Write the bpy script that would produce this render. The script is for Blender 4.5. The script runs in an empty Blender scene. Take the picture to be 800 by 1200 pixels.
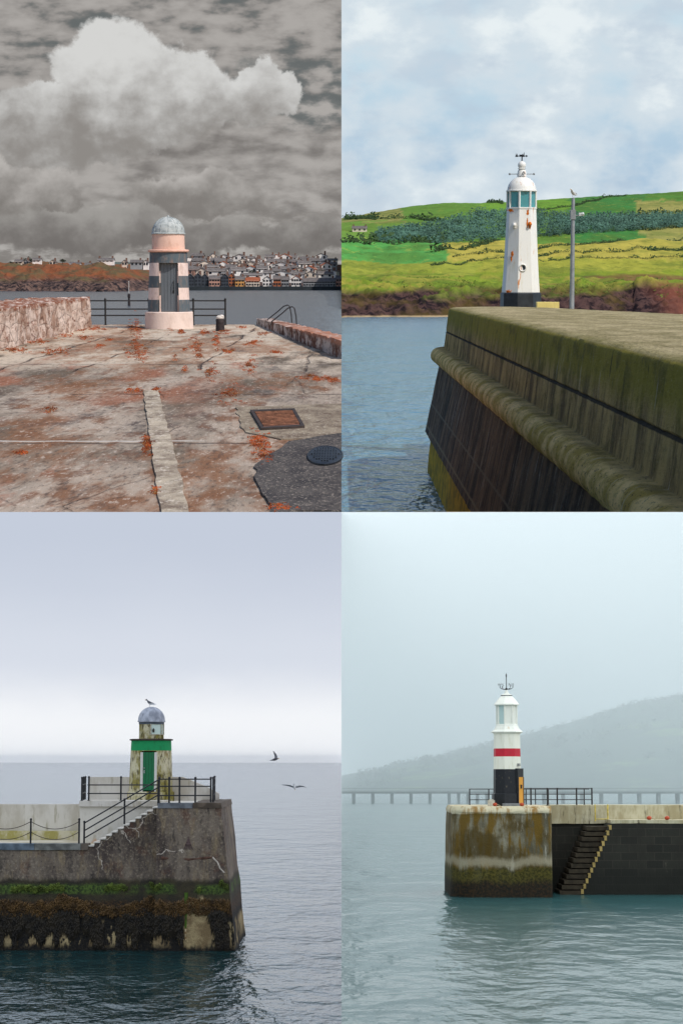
import bpy, bmesh, math, random
from mathutils import Vector, Matrix, noise as mnoise
random.seed(7)
SC = bpy.context.scene
COL = SC.collection
F = 2400.0                       # focal length in pixels of the 800x1200 frame

# ------------------------------------------------------------------ camera, light, exposure
cam_d = bpy.data.cameras.new('camera'); cam = bpy.data.objects.new('camera', cam_d); COL.objects.link(cam)
cam_d.sensor_fit = 'VERTICAL'; cam_d.sensor_height = 36.0; cam_d.lens = 36.0 * F / 1200.0
cam_d.clip_start = 0.1; cam_d.clip_end = 20000
cam.rotation_euler = (math.radians(90), 0, 0)
SC.camera = cam
W = bpy.data.worlds.new('World'); SC.world = W; W.use_nodes = True
wn = W.node_tree; bg = wn.nodes['Background']
sky = wn.nodes.new('ShaderNodeTexSky'); sky.sky_type = 'NISHITA'; sky.sun_disc = False
SUN_AZ, SUN_EL = math.radians(44), math.radians(46)      # to the right of the camera's back
sky.sun_elevation = SUN_EL; sky.sun_rotation = math.pi - SUN_AZ
wn.links.new(sky.outputs[0], bg.inputs[0]); bg.inputs[1].default_value = 0.13
sd = bpy.data.lights.new('sun', 'SUN'); sd.energy = 3.3; sd.angle = math.radians(0.5); sd.color = (1.0, 0.94, 0.86)
sun = bpy.data.objects.new('sun', sd); COL.objects.link(sun)
sv = Vector((math.sin(SUN_AZ) * math.cos(SUN_EL), -math.cos(SUN_AZ) * math.cos(SUN_EL), math.sin(SUN_EL)))
sun.rotation_euler = sv.to_track_quat('Z', 'Y').to_euler(); sun.location = (0, -20, 60)
SC.view_settings.view_transform = 'Standard'; SC.view_settings.look = 'None'
SC.view_settings.exposure = 0.0; SC.view_settings.gamma = 1.0; SC.view_settings.use_curve_mapping = False
SC.render.engine = 'CYCLES'
SC.cycles.use_denoising = True; SC.cycles.max_bounces = 6; SC.cycles.diffuse_bounces = 3; SC.cycles.volume_bounces = 3
SC.cycles.caustics_reflective = False; SC.cycles.caustics_refractive = False
SC.cycles.volume_step_rate = 4; SC.cycles.sample_clamp_indirect = 6

# ------------------------------------------------------------------ the four sets
class Set:
    """One of the four stages: level with its own horizon, pitched about the viewing point."""
    def __init__(s, horizon, side, up):
        s.p = math.atan((600 - horizon) / F)
        s.M = Matrix.Rotation(s.p, 4, 'X'); s.side = side; s.up = up
        inv = s.M.inverted()
        s.clip = [inv.to_3x3() @ Vector((-side, 0, 0)), inv.to_3x3() @ Vector((0, 0, -up))]
    def d(s, u, v):
        dx, dz = (u - 400) / F, (600 - v) / F
        c, n = math.cos(s.p), math.sin(s.p)
        return dx, c + n * dz, -n + c * dz
    def xz(s, u, v, Y):
        dx, dy, dz = s.d(u, v); k = Y / dy
        return dx * k, dz * k
    def X(s, u, v, Y): return s.xz(u, v, Y)[0]
    def Z(s, u, v, Y): return s.xz(u, v, Y)[1]
    def g(s, u, v, Z):
        dx, dy, dz = s.d(u, v); k = Z / dz
        return dx * k, dy * k
TL, TR, BL, BR = Set(312, -1, 1), Set(332, 1, 1), Set(890, -1, -1), Set(915, 1, -1)

# ------------------------------------------------------------------ node helper
def c255(r, g, b):
    f = lambda v: (v / 255) / 12.92 if v / 255 <= 0.04045 else ((v / 255 + 0.055) / 1.055) ** 2.4
    return (f(r), f(g), f(b), 1)
class NT:
    def __init__(s, name):
        s.m = bpy.data.materials.new(name); s.m.use_nodes = True; s.t = s.m.node_tree; s.t.nodes.clear()
        s.o = s.t.nodes.new('ShaderNodeOutputMaterial'); s.tc = s.t.nodes.new('ShaderNodeTexCoord')
        s.P = s.tc.outputs['Object']
        sp = s.t.nodes.new('ShaderNodeSeparateXYZ'); s.t.links.new(s.P, sp.inputs[0]); s.x, s.y, s.z = sp.outputs
    def put(s, sock, v):
        if isinstance(v, bpy.types.NodeSocket): s.t.links.new(v, sock)
        else:
            try: sock.default_value = v
            except Exception: sock.default_value = v[:3]
    def m_(s, op, a, b=0.0, c=0.0, clamp=False):
        n = s.t.nodes.new('ShaderNodeMath'); n.operation = op; n.use_clamp = clamp
        s.put(n.inputs[0], a); s.put(n.inputs[1], b); s.put(n.inputs[2], c); return n.outputs[0]
    def add(s, a, b): return s.m_('ADD', a, b)
    def sub(s, a, b): return s.m_('SUBTRACT', a, b)
    def mul(s, a, b): return s.m_('MULTIPLY', a, b)
    def mx(s, a, b): return s.m_('MAXIMUM', a, b)
    def sc(s, v, vec, off=(0, 0, 0)):
        n = s.t.nodes.new('ShaderNodeMapping'); s.put(n.inputs[0], v); n.inputs[3].default_value = vec; n.inputs[1].default_value = off; return n.outputs[0]
    def noise(s, scale=1, vec=(1, 1, 1), detail=5, rough=.55, dist=0, off=(0, 0, 0), P=None, col=False):
        n = s.t.nodes.new('ShaderNodeTexNoise'); s.put(n.inputs['Vector'], s.sc(P or s.P, vec, off))
        n.inputs['Scale'].default_value = scale; n.inputs['Detail'].default_value = detail
        n.inputs['Roughness'].default_value = rough; n.inputs['Distortion'].default_value = dist
        return n.outputs['Color' if col else 'Fac']
    def vor(s, scale=1, vec=(1, 1, 1), feat='DISTANCE_TO_EDGE', P=None, col=False, rnd=1):
        n = s.t.nodes.new('ShaderNodeTexVoronoi'); n.feature = feat; s.put(n.inputs['Vector'], s.sc(P or s.P, vec))
        n.inputs['Scale'].default_value = scale; n.inputs['Randomness'].default_value = rnd
        return n.outputs['Color' if col else 'Distance']
    def st(s, v, lo, hi, a=0.0, b=1.0):
        n = s.t.nodes.new('ShaderNodeMapRange'); n.interpolation_type = 'SMOOTHSTEP'
        if lo > hi: lo, hi, a, b = hi, lo, b, a
        s.put(n.inputs[0], v); n.inputs[1].default_value = lo; n.inputs[2].default_value = hi
        n.inputs[3].default_value = a; n.inputs[4].default_value = b; return n.outputs[0]
    def band(s, v, a, b, e=.02): return s.mul(s.st(v, a - e, a + e), s.st(v, b - e, b + e, 1, 0))
    def mix(s, f, a, b):
        n = s.t.nodes.new('ShaderNodeMix'); n.data_type = 'RGBA'
        s.put(n.inputs[0], f); s.put(n.inputs[6], a); s.put(n.inputs[7], b); return n.outputs[2]
    def bump(s, h, dist=.02, strength=1.0, nrm=None):
        n = s.t.nodes.new('ShaderNodeBump'); n.inputs['Distance'].default_value = dist; n.inputs['Strength'].default_value = strength
        s.put(n.inputs['Height'], h)
        if nrm is not None: s.put(n.inputs['Normal'], nrm)
        return n.outputs[0]
    def bsdf(s, col, rough=.8, nrm=None, metal=0, spec=.3, ior=1.45, **kw):
        n = s.t.nodes.new('ShaderNodeBsdfPrincipled')
        s.put(n.inputs['Base Color'], col); s.put(n.inputs['Roughness'], rough); s.put(n.inputs['Metallic'], metal)
        n.inputs['IOR'].default_value = ior; n.inputs['Specular IOR Level'].default_value = spec
        for k, v in kw.items(): s.put(n.inputs[k.replace('_', ' ')], v)
        if nrm is not None: s.put(n.inputs['Normal'], nrm)
        s.t.links.new(n.outputs[0], s.o.inputs[0]); return s.m
    def emit(s, col, strength=1.0):
        n = s.t.nodes.new('ShaderNodeEmission'); s.put(n.inputs[0], col); s.put(n.inputs[1], strength)
        s.t.links.new(n.outputs[0], s.o.inputs[0]); return s.m

def plain(name, col, rough=.6, var=.25, scale=8, metal=0, bump=.004, spec=.4):
    n = NT(name); f = n.noise(scale, detail=6)
    dark = tuple(c * (1 - var) for c in col[:3]) + (1,); lite = tuple(min(1, c * (1 + var)) for c in col[:3]) + (1,)
    return n.bsdf(n.mix(n.st(f, .3, .7), dark, lite), rough, n.bump(n.noise(scale * 5), bump), metal, spec)
def painted(name, col, rust=.0, dirt=.3, rustcol=c255(190, 95, 25), dirtcol=c255(120, 112, 80), rough=.45, vs=(3, 3, .5), sc=1.6):
    """Weathered paint: streaky grime and rust runs."""
    n = NT(name)
    a = n.noise(sc * 2, vs, 9, .72); b = n.noise(sc, vs, 6, .6, off=(7, 3, 1)); c = n.noise(14, detail=4)
    col1 = n.mix(n.mul(n.st(a, .5, .75), dirt), col, dirtcol)
    col1 = n.mix(n.mul(n.st(c, .55, .8), dirt * .5), col1, tuple(v * .6 for v in col[:3]) + (1,))
    if rust: col1 = n.mix(n.mul(n.st(b, .63, .69), rust), col1, rustcol)
    return n.bsdf(col1, rough, n.bump(c, .004), spec=.4)

# ------------------------------------------------------------------ mesh helper
class MB:
    def __init__(s): s.v = []; s.f = []; s.mi = []; s.cm = 0
    def addf(s, vs, fs):
        o = len(s.v); s.v += [tuple(p) for p in vs]
        for f in fs: s.f.append(tuple(i + o for i in f)); s.mi.append(s.cm)
        return s
    def box(s, x0, x1, y0, y1, z0, z1, rz=0, piv=None):
        vs = [(x, y, z) for x in (x0, x1) for y in (y0, y1) for z in (z0, z1)]
        if rz:
            px, py = piv or ((x0 + x1) / 2, (y0 + y1) / 2); c, n = math.cos(rz), math.sin(rz)
            vs = [(px + (x - px) * c - (y - py) * n, py + (x - px) * n + (y - py) * c, z) for x, y, z in vs]
        return s.addf(vs, [(0, 1, 3, 2), (4, 6, 7, 5), (0, 4, 5, 1), (2, 3, 7, 6), (0, 2, 6, 4), (1, 5, 7, 3)])
    def gridhex(s, c, nx, ny, nz, amp=0, sc=1.0):
        """hexahedron from 8 corners c[x][y][z], subdivided, its vertices pushed by smooth noise"""
        idx = {}
        def P(i, j, k):
            key = (i, j, k)
            if key in idx: return idx[key]
            a, b, g = i / nx, j / ny, k / nz; p = Vector((0, 0, 0))
            for X in (0, 1):
                for Y in (0, 1):
                    for Z in (0, 1):
                        w = (a if X else 1 - a) * (b if Y else 1 - b) * (g if Z else 1 - g); p += w * Vector(c[X][Y][Z])
            if amp:
                p += amp * (mnoise.noise_vector(p * sc) + .5 * mnoise.noise_vector(p * sc * 2.7 + Vector((9, 1, 3))))
            idx[key] = len(s.v); s.v.append(tuple(p)); return idx[key]
        def q(a, b, cc, d): s.f.append((a, b, cc, d)); s.mi.append(s.cm)
        for i in range(nx):
            for j in range(ny):
                q(P(i, j, 0), P(i, j + 1, 0), P(i + 1, j + 1, 0), P(i + 1, j, 0)); q(P(i, j, nz), P(i + 1, j, nz), P(i + 1, j + 1, nz), P(i, j + 1, nz))
            for k in range(nz):
                q(P(i, 0, k), P(i + 1, 0, k), P(i + 1, 0, k + 1), P(i, 0, k + 1)); q(P(i, ny, k), P(i, ny, k + 1), P(i + 1, ny, k + 1), P(i + 1, ny, k))
        for j in range(ny):
            for k in range(nz):
                q(P(0, j, k), P(0, j, k + 1), P(0, j + 1, k + 1), P(0, j + 1, k)); q(P(nx, j, k), P(nx, j + 1, k), P(nx, j + 1, k + 1), P(nx, j, k + 1))
        return s
    def rough_box(s, x0, x1, y0, y1, z0, z1, step=.4, amp=.03, sc=1.5, dy=0, dx=0):
        """dy: the front face leans out at the bottom by dy; dx: the right face leans out by dx"""
        c = [[[(x + (dx if (x == x1 and z == z0) else 0), y - (dy if (y == y0 and z == z0) else 0), z) for z in (z0, z1)] for y in (y0, y1)] for x in (x0, x1)]
        n = lambda a, b: max(1, int(abs(b - a) / step))
        return s.gridhex(c, n(x0, x1), n(y0, y1), n(z0, z1), amp, sc)
    def lathe(s, prof, n=32, c=(0, 0, 0), a0=0, a1=None, phase=0, caps=True):
        full = a1 is None; a1 = a0 + 2 * math.pi if full else a1
        m = n if full else n + 1; vs = []
        for r, z in prof:
            for i in range(m):
                a = phase + a0 + (a1 - a0) * i / n; vs.append((c[0] + r * math.cos(a), c[1] + r * math.sin(a), c[2] + z))
        fs = []
        for j in range(len(prof) - 1):
            for i in range(n):
                i2 = (i + 1) % m; fs.append((j * m + i, j * m + i2, (j + 1) * m + i2, (j + 1) * m + i))
        if full and caps:
            if prof[0][0] > 1e-4: fs.append(tuple(reversed(range(m))))
            if prof[-1][0] > 1e-4: fs.append(tuple((len(prof) - 1) * m + i for i in range(m)))
        return s.addf(vs, fs)
    def tube(s, pts, r, n=8, r2=None):
        pts = [Vector(p) for p in pts]; vs = []; N = len(pts)
        for k, p in enumerate(pts):
            t = (pts[min(k + 1, N - 1)] - pts[max(k - 1, 0)]).normalized()
            a = Vector((0, 0, 1)) if abs(t.z) < .9 else Vector((1, 0, 0))
            b = t.cross(a).normalized(); d = t.cross(b); rr = r if r2 is None else r + (r2 - r) * k / (N - 1)
            for i in range(n):
                w = 2 * math.pi * i / n; vs.append(p + rr * (math.cos(w) * b + math.sin(w) * d))
        fs = [(k * n + i, k * n + (i + 1) % n, (k + 1) * n + (i + 1) % n, (k + 1) * n + i) for k in range(N - 1) for i in range(n)]
        fs += [tuple(range(n)), tuple((N - 1) * n + i for i in reversed(range(n)))]
        return s.addf(vs, fs)
    def ball(s, c, r, n=10, sz=1.0, sx=1.0, sy=1.0):
        o = len(s.v); prof = [(max(1e-5, r * math.sin(math.pi * k / n)), -r * math.cos(math.pi * k / n) * sz) for k in range(n + 1)]
        s.lathe(prof, 2 * n, c, caps=False)
        s.v[o:] = [(c[0] + (x - c[0]) * sx, c[1] + (y - c[1]) * sy, z) for x, y, z in s.v[o:]]
        return s
    def leaves(s, c, r, n, size, flat=1.0, up=0):
        for _ in range(n):
            while True:
                p = Vector((random.uniform(-1, 1), random.uniform(-1, 1), random.uniform(-1 if not up else 0, 1)))
                if p.length < 1: break
            q = Vector((c[0] + p.x * r[0], c[1] + p.y * r[1], c[2] + p.z * r[2] * flat))
            a = Vector((random.gauss(0, 1), random.gauss(0, 1), random.gauss(0, .7))).normalized(); b = a.orthogonal().normalized()
            z = size * random.uniform(.5, 1.2)
            s.addf([q - a * z, q + b * z * .6, q + a * z, q - b * z * .6], [(0, 1, 2, 3)])
        return s
    def build(s, name, mat, parent=None, S=None, loc=(0, 0, 0), rz=0, smooth=False, clip=False, bevel=0, recalc=True, pitch=0):
        me = bpy.data.meshes.new(name); me.from_pydata(s.v, [], s.f); me.update()
        mats = mat if isinstance(mat, (list, tuple)) else [mat]
        for m in mats: me.materials.append(m)
        me.polygons.foreach_set('material_index', s.mi)
        bm = bmesh.new(); bm.from_mesh(me)
        if recalc and len(s.f) < 60000: bmesh.ops.recalc_face_normals(bm, faces=bm.faces)
        if clip:
            L = Matrix.Translation(loc) @ Matrix.Rotation(rz, 4, 'Z'); Li = L.inverted()
            for nrm in S.clip:
                g = bm.verts[:] + bm.edges[:] + bm.faces[:]
                bmesh.ops.bisect_plane(bm, geom=g, plane_co=Li @ Vector((0, 0, 0)), plane_no=Li.to_3x3() @ nrm, clear_outer=True)
        bm.to_mesh(me); bm.free()
        if smooth:
            for p in me.polygons: p.use_smooth = True
            me.set_sharp_from_angle(angle=math.radians(38))
        o = bpy.data.objects.new(name, me); COL.objects.link(o)
        if parent is not None: o.parent = parent
        if S is not None and parent is None: o.matrix_world = S.M @ Matrix.Translation(loc) @ Matrix.Rotation(rz, 4, 'Z')
        elif parent is not None: o.matrix_local = Matrix.Translation(loc) @ Matrix.Rotation(rz, 4, 'Z')
        if bevel:
            b = o.modifiers.new('bevel', 'BEVEL'); b.width = bevel; b.segments = 2; b.limit_method = 'ANGLE'
        return o
def thing(name, S, loc, label, cat, group=None, rz=0):
    o = bpy.data.objects.new(name, None); COL.objects.link(o); o.empty_display_size = .3
    o.matrix_world = S.M @ Matrix.Translation(loc) @ Matrix.Rotation(rz, 4, 'Z')
    return tag(o, label, cat, group)
def tag(o, label, cat, group=None, kind=None):
    if label: o['label'] = label
    if cat: o['category'] = cat
    if group: o['group'] = group
    if kind: o['kind'] = kind
    return o
def struct(o, label=None, kind='structure'):
    o['kind'] = kind
    if label: o['label'] = label
    return o
def copy_tree(o, parent=None):
    c = o.copy(); COL.objects.link(c)
    if parent: c.parent = parent
    for ch in [k for k in bpy.data.objects if k.parent == o]: copy_tree(ch, c)
    return c
def text_mb(ch, size):
    cu = bpy.data.curves.new('letter', 'FONT'); cu.body = ch; cu.size = size; cu.extrude = size * .06; cu.align_x = 'CENTER'; cu.align_y = 'CENTER'
    ob = bpy.data.objects.new('letter', cu); COL.objects.link(ob)
    bpy.context.view_layer.update()
    me = bpy.data.meshes.new_from_object(ob.evaluated_get(bpy.context.evaluated_depsgraph_get()))
    vs = [(v.co.x, v.co.z, v.co.y) for v in me.vertices]; fs = [tuple(p.vertices) for p in me.polygons]
    bpy.data.objects.remove(ob); bpy.data.meshes.remove(me)
    return vs, fs
def fb(x, y, z=0, o=5): return mnoise.fractal(Vector((x, y, z)), 0.6, 2.1, o)
def lerp_tab(t, x):
    if x <= t[0][0]: return t[0][1]
    for (a, b), (c, d) in zip(t, t[1:]):
        if x <= c: return b + (d - b) * (x - a) / (c - a)
    return t[-1][1]

# ================================================================== SKIES
# coordinates on a backdrop: object x,z in metres divided by D/F give picture-sized units
def backdrop(D, x0, x1, z0, z1, mat):
    k = D / F; mb = MB()
    mb.addf([(x0 * k, 0, z0 * k), (x1 * k, 0, z0 * k), (x1 * k, 0, z1 * k), (x0 * k, 0, z1 * k)], [(0, 1, 2, 3)])
    o = mb.build('sky', mat); o.location = (0, D, 0); return struct(o)

def sky_storm(D):
    n = NT('storm_sky'); k = F / D
    P = n.sc(n.P, (k, k, k)); x = n.mul(n.x, k); z = n.mul(n.z, k)         # units: x -400..0, z 600 (top) .. 260
    w1 = n.noise(.014, detail=8, rough=.62, P=P, col=True)
    sp = n.t.nodes.new('ShaderNodeSeparateXYZ'); n.t.links.new(w1, sp.inputs[0])
    wx = n.add(x, n.mul(n.sub(sp.outputs[0], .5), 95)); wz = n.add(z, n.mul(n.sub(sp.outputs[2], .5), 80))
    cb = n.t.nodes.new('ShaderNodeCombineXYZ'); n.put(cb.inputs[0], n.add(x, n.mul(n.sub(sp.outputs[0], .5), 50))); n.put(cb.inputs[2], n.add(z, n.mul(n.sub(sp.outputs[2], .5), 50))); wp = cb.outputs[0]
    def ell(cx, cz, rx, rz):
        a = n.m_('POWER', n.m_('ABSOLUTE', n.mul(n.sub(wx, cx), 1 / rx)), 2.0); b = n.m_('POWER', n.m_('ABSOLUTE', n.mul(n.sub(wz, cz), 1 / rz)), 2.0)
        return n.sub(1, n.m_('SQRT', n.add(a, b)))
    # the streaky upper deck
    s1 = n.noise(.012, (1, 1, 3.2), 6, .5, P=P, off=(3, 0, 1)); s2 = n.noise(.035, (1, 1, 2.2), 5, .5, P=P, off=(11, 0, 5))
    f = n.add(n.mul(s1, .6), n.mul(s2, .4))
    col = n.mix(n.st(f, .34, .62), c255(122, 118, 115), c255(172, 168, 164))
    gap = n.mul(n.st(f, .50, .38), n.st(z, 470, 540))
    gap = n.mx(gap, n.mul(n.mul(n.st(s2, .62, .40), n.mx(0, n.st(ell(-70, 495, 150, 46), 0, .35))), 1.0))
    col = n.mix(n.mul(gap, .8), col, c255(96, 103, 104))
    # low bank near the horizon
    b1 = n.noise(.02, (1, 1, 2.6), 8, .6, P=P, off=(2, 0, 8))
    low = n.mul(n.st(z, 395, 330), n.st(b1, .44, .60))
    col = n.mix(n.mul(low, .9), col, c255(128, 124, 120))
    col = n.mix(n.mul(n.st(z, 375, 300), n.st(b1, .52, .40)), col, c255(176, 173, 169))
    # cumulus heaps: mask from warped ellipses, lit on their upper edges
    def heap(col, els, lo, hi, dark, lite, ztop, zbot, s=.02, offs=(5, 0, 2)):
        m = None
        for e in els:
            q = ell(*e); m = q if m is None else n.mx(m, q)
        mask = n.st(m, lo, hi)
        t = n.noise(s, (1, 1, 1.2), 9, .6, P=P, off=offs)
        g = n.add(n.st(z, zbot, ztop), n.mul(n.sub(t, .5), 1.5))
        pf = n.add(n.sub(.5, n.vor(.024, (1, 1, 1.25), 'SMOOTH_F1', P=wp)), n.mul(n.sub(.5, n.vor(.06, (1, 1, 1.2), 'SMOOTH_F1', P=wp)), .5))
        g = n.st(n.add(g, n.mul(pf, .6)), -.1, 1.1)
        return n.mix(mask, col, n.mix(g, dark, lite))
    col = heap(col, [(-330, 335, 90, 45), (-250, 330, 120, 30), (-90, 325, 140, 26)], 0, .3, c255(116, 112, 109), c255(158, 155, 151), 375, 300, .03, (8, 0, 0))
    col = heap(col, [(-380, 395, 70, 50), (-335, 370, 40, 20), (-160, 372, 90, 26)], 0, .22, c255(128, 124, 120), c255(184, 180, 176), 425, 345, .03, (1, 0, 7))
    col = heap(col, [(-258, 510, 76, 72), (-300, 455, 130, 56), (-200, 488, 95, 52), (-345, 470, 75, 38), (-92, 492, 44, 40)], 0, .13, c255(142, 138, 134), c255(212, 212, 210), 565, 405, .022)
    return n.emit(col, 1.0)
backdrop(3000, -560, 0, 230, 700, sky_storm(3000))

def sky_summer(D):
    n = NT('summer_sky'); k = F / D; P = n.sc(n.P, (k, k, k)); z = n.mul(n.z, k)
    a = n.noise(.010, (1, 1, 1.5), 7, .56, P=P, off=(4, 0, 2)); b = n.noise(.0055, (1, 1, 1.8), 4, .5, P=P, off=(1, 0, 9))
    f = n.add(n.mul(a, .6), n.mul(b, .4))
    base = n.mix(n.st(z, 355, 560), c255(170, 196, 218), c255(196, 219, 232))
    col = n.mix(n.st(f, .37, .52), base, c255(208, 221, 230))
    col = n.mix(n.st(f, .50, .62), col, c255(232, 240, 243))
    g = n.noise(.012, (1, 1, 2), 6, .5, P=P, off=(9, 0, 4))
    col = n.mix(n.mul(n.st(g, .5, .66), .45), col, c255(184, 200, 216))
    return n.emit(col, 1.0)
backdrop(3600, 0, 560, 200, 700, sky_summer(3600))

def sky_bl(D):
    n = NT('overcast_sky'); k = F / D; z = n.mul(n.z, k); P = n.sc(n.P, (k, k, k))   # z 0 top .. -293 horizon
    w = n.mul(n.sub(n.noise(.006, (1, 1, 2.5), 4, P=P), .5), 40); z = n.add(z, w)
    col = n.mix(n.st(z, -20, -190), c255(197, 205, 220), c255(216, 222, 233))
    col = n.mix(n.st(z, -170, -250), col, c255(246, 248, 251))
    return n.emit(col, 1.0)
backdrop(6000, -560, 0, -330, 0, sky_bl(6000))
def sky_br(D):
    n = NT('fog_sky'); k = F / D; z = n.mul(n.z, k); P = n.sc(n.P, (k, k, k))
    w = n.mul(n.sub(n.noise(.006, (1, 1, 1.5), 4, P=P), .5), 90); z = n.add(z, w)
    col = n.mix(n.st(z, -60, -260), c255(228, 238, 242), c255(196, 211, 219))
    return n.emit(col, 1.12)
backdrop(3000, 0, 560, -345, 0, sky_br(3000))
# added glowing roofs, unseen edge-on: overcast light for the lower stages, sun kept off
def glow_roof(x0, x1, y1, col, k):
    n = NT('added_roof_glow'); f = n.noise(.01, detail=4)
    m = n.emit(n.mix(n.st(f, .3, .7), tuple(c * .93 for c in col[:3]) + (1,), col), k)
    dark = plain('added_roof_top', c255(90, 90, 92), .9)  # unseen dark upper face, keeps the added glow off the upper stages
    mb = MB(); y0 = 38
    mb.addf([(x0, y0, -.0001 * y0), (x1, y0, -.0001 * y0), (x1, y1, -.0001 * y1), (x0, y1, -.0001 * y1)], [(0, 1, 2, 3)])
    mb.cm = 1
    mb.addf([(x0, y0, .0001 * y0), (x1, y0, .0001 * y0), (x1, y1, .0001 * y1), (x0, y1, .0001 * y1)], [(0, 1, 2, 3)])
    return struct(mb.build('sky', [m, dark], recalc=False))
glow_roof(-1500, 0, 5990, c255(210, 220, 236), 1.55)
glow_roof(0, 1200, 2990, c255(229, 234, 237), 2.2)
# added glowing sheets, unseen edge-on, giving sky light and reflections between the lower stages
def glow_curtain(x, y1, p, H, col, k):
    n = NT('added_curtain_glow'); f = n.noise(.01, detail=3)
    mb = MB(); y0 = 47
    mb.addf([(x, y0, -.0002 * y0), (x, y1, -.0002 * y1), (x, y1, -H - p * y1), (x, y0, -H - p * y0)], [(0, 1, 2, 3)])
    return struct(mb.build('sky', n.emit(n.mix(n.st(f, .3, .7), tuple(c * .95 for c in col[:3]) + (1,), col), k), recalc=False))
glow_curtain(-.001, 5900, math.tan(-BL.p), 9.4, c255(218, 223, 234), 1.0)
glow_curtain(.001, 1740, math.tan(-BR.p), 6.4, c255(214, 226, 231), .9)

# ================================================================== WATER
def water(name, deep, rough, s, amp, vec=(1, 1, 1), spec=.5, ior=1.33):
    n = NT(name)
    h = n.add(n.add(n.mul(n.noise(s, vec, 3, .5, .4), 1.0), n.mul(n.noise(s * 3.3, vec, 3, .55, off=(3, 8, 0)), .38)), n.mul(n.noise(s * .23, vec, 2, off=(1, 5, 0)), 1.6))
    return n.bsdf(deep, rough, n.bump(h, amp), 0, spec, ior)
def sea(S, Z, y0, y1, mat, x=1600, x0=0):
    mb = MB(); ys = [y0 * (y1 / y0) ** (i / 24) for i in range(25)]
    vs = []; 
    for y in ys: vs += [(x0, y, Z), (S.side * x, y, Z)]
    mb.addf(vs, [(2 * i, 2 * i + 1, 2 * i + 3, 2 * i + 2) for i in range(24)])
    return struct(mb.build('sea', mat, S=S, clip=True, recalc=False))
sea(TL, -12.0, 60, 2990, water('harbour_water', c255(70, 74, 76), .22, .55, .35, (1, .35, 1)))
sea(TR, -9.4, 70, 1200, water('bay_water', c255(92, 134, 154), .14, .5, .55, (1, .5, 1), .5, 1.26))
sea(BL, -9.0, 40, 5990, water('open_sea_water', c255(22, 54, 56), .12, .62, .5, (1, .55, 1), .5, 1.26), 2500)
sea(BR, -6.0, 35, 2900, water('fog_water', c255(46, 82, 84), .20, .34, .36, (1, .5, 1), .5, 1.14), 1400)
# ================================================================== STAGE 1: banded light on the weedy quay
# ---- deck
def deck_mat():
    n = NT('weathered_deck'); V = (1, .2, 1)
    a = n.noise(.55, V, 8, .62); b = n.noise(2.6, V, 7, .65, off=(4, 2, 0)); g = n.noise(14, V, 5, .7); c = n.noise(.3, V, 6, .6, off=(9, 9, 0))
    col = n.mix(n.st(a, .36, .62), c255(104, 92, 78), c255(174, 158, 142))
    col = n.mix(n.mul(n.st(b, .50, .62), .75), col, c255(84, 74, 70))
    # smoother pale slabs near the light
    far = n.st(n.y, 44, 54)
    col = n.mix(n.mul(far, n.st(n.add(a, n.mul(b, .3)), .48, .66)), col, c255(200, 184, 164))
    # rusty lichen wash
    r = n.add(n.mul(c, .6), n.mul(b, .4))
    col = n.mix(n.mul(n.st(r, .47, .58), .7), col, c255(138, 92, 58))
    col = n.mix(n.mul(n.st(n.noise(1.1, V, 7, .7, off=(2, 7, 0)), .56, .72), .7), col, c255(156, 88, 58))
    col = n.mix(n.mul(n.band(n.x, -11, -2.7, .8), n.mul(n.st(n.noise(.5, V, 5, off=(5, 5, 0)), .5, .62), n.band(n.y, 31, 50, 4))), col, c255(146, 98, 74))
    # dark dirt
    d = n.st(n.noise(.8, V, 8, .7, off=(1, 3, 0)), .56, .70)
    col = n.mix(n.mul(d, .75), col, c255(74, 68, 66))
    # fine speckle
    col = n.mix(n.mul(n.st(g, .53, .66), .6), col, c255(66, 58, 54)); col = n.mix(n.mul(n.st(g, .44, .34), .5), col, c255(212, 198, 184))
    # joints and cracks
    wob = n.mul(n.sub(n.noise(1.5, V, 5), .5), .5)
    def line(coord, at, w): return n.st(n.m_('ABSOLUTE', n.sub(n.add(coord, wob), at)), w, w * .35)
    J = None
    for at, w in ((27.9, .10), (38.6, .12), (50.5, .16), (61, .2), (70, .2)):
        q = line(n.y, at, w); J = q if J is None else n.mx(J, q)
    for at in (-8.0, -6.1, -3.4, -.9):
        q = n.mul(line(n.x, at, .05), n.st(n.y, 44, 48)); J = n.mx(J, q)
    wv = n.noise(2.2, V, 4, col=True); vp = n.t.nodes.new('ShaderNodeMix'); vp.data_type = 'VECTOR'; vp.inputs[0].default_value = .25; n.put(vp.inputs[4], n.P); n.put(vp.inputs[5], wv)
    cr = n.st(n.vor(.55, (1, .42, 1), P=vp.outputs[1]), .010, .002); cr = n.mul(cr, n.st(n.noise(.6, V, 4, off=(8, 1, 0)), .5, .6))
    J = n.mx(n.mul(J, n.st(n.noise(1.4, V, 4, off=(6, 2, 0)), .38, .55)), n.mul(cr, .35))
    col = n.mix(n.mul(J, .75), col, c255(66, 52, 46))
    lj = n.mul(line(n.y, 28.25, .12), n.st(n.x, -1.8, -2.2)); col = n.mix(n.mul(lj, .7), col, c255(206, 200, 192))
    h = n.add(n.mul(b, .5), n.mul(g, .35)); h = n.sub(h, J)
    return n.bsdf(col, .9, n.bump(h, .05), spec=.2)
DM = deck_mat()
mb = MB()
nx, ny = 40, 110; idx = []
for j in range(ny + 1):
    y = 17 + (85.2 - 17) * j / ny; hw = 14 if y > 50 else 11
    xr = lerp_tab([(0, 1), (53, .3), (84.7, -3.2), (86, -3.3)], y)
    for i in range(nx + 1):
        x = -hw + (xr + hw) * i / nx
        mb.v.append((x, y, -2.4 + .012 * fb(x * .5, y * .3)))
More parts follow.
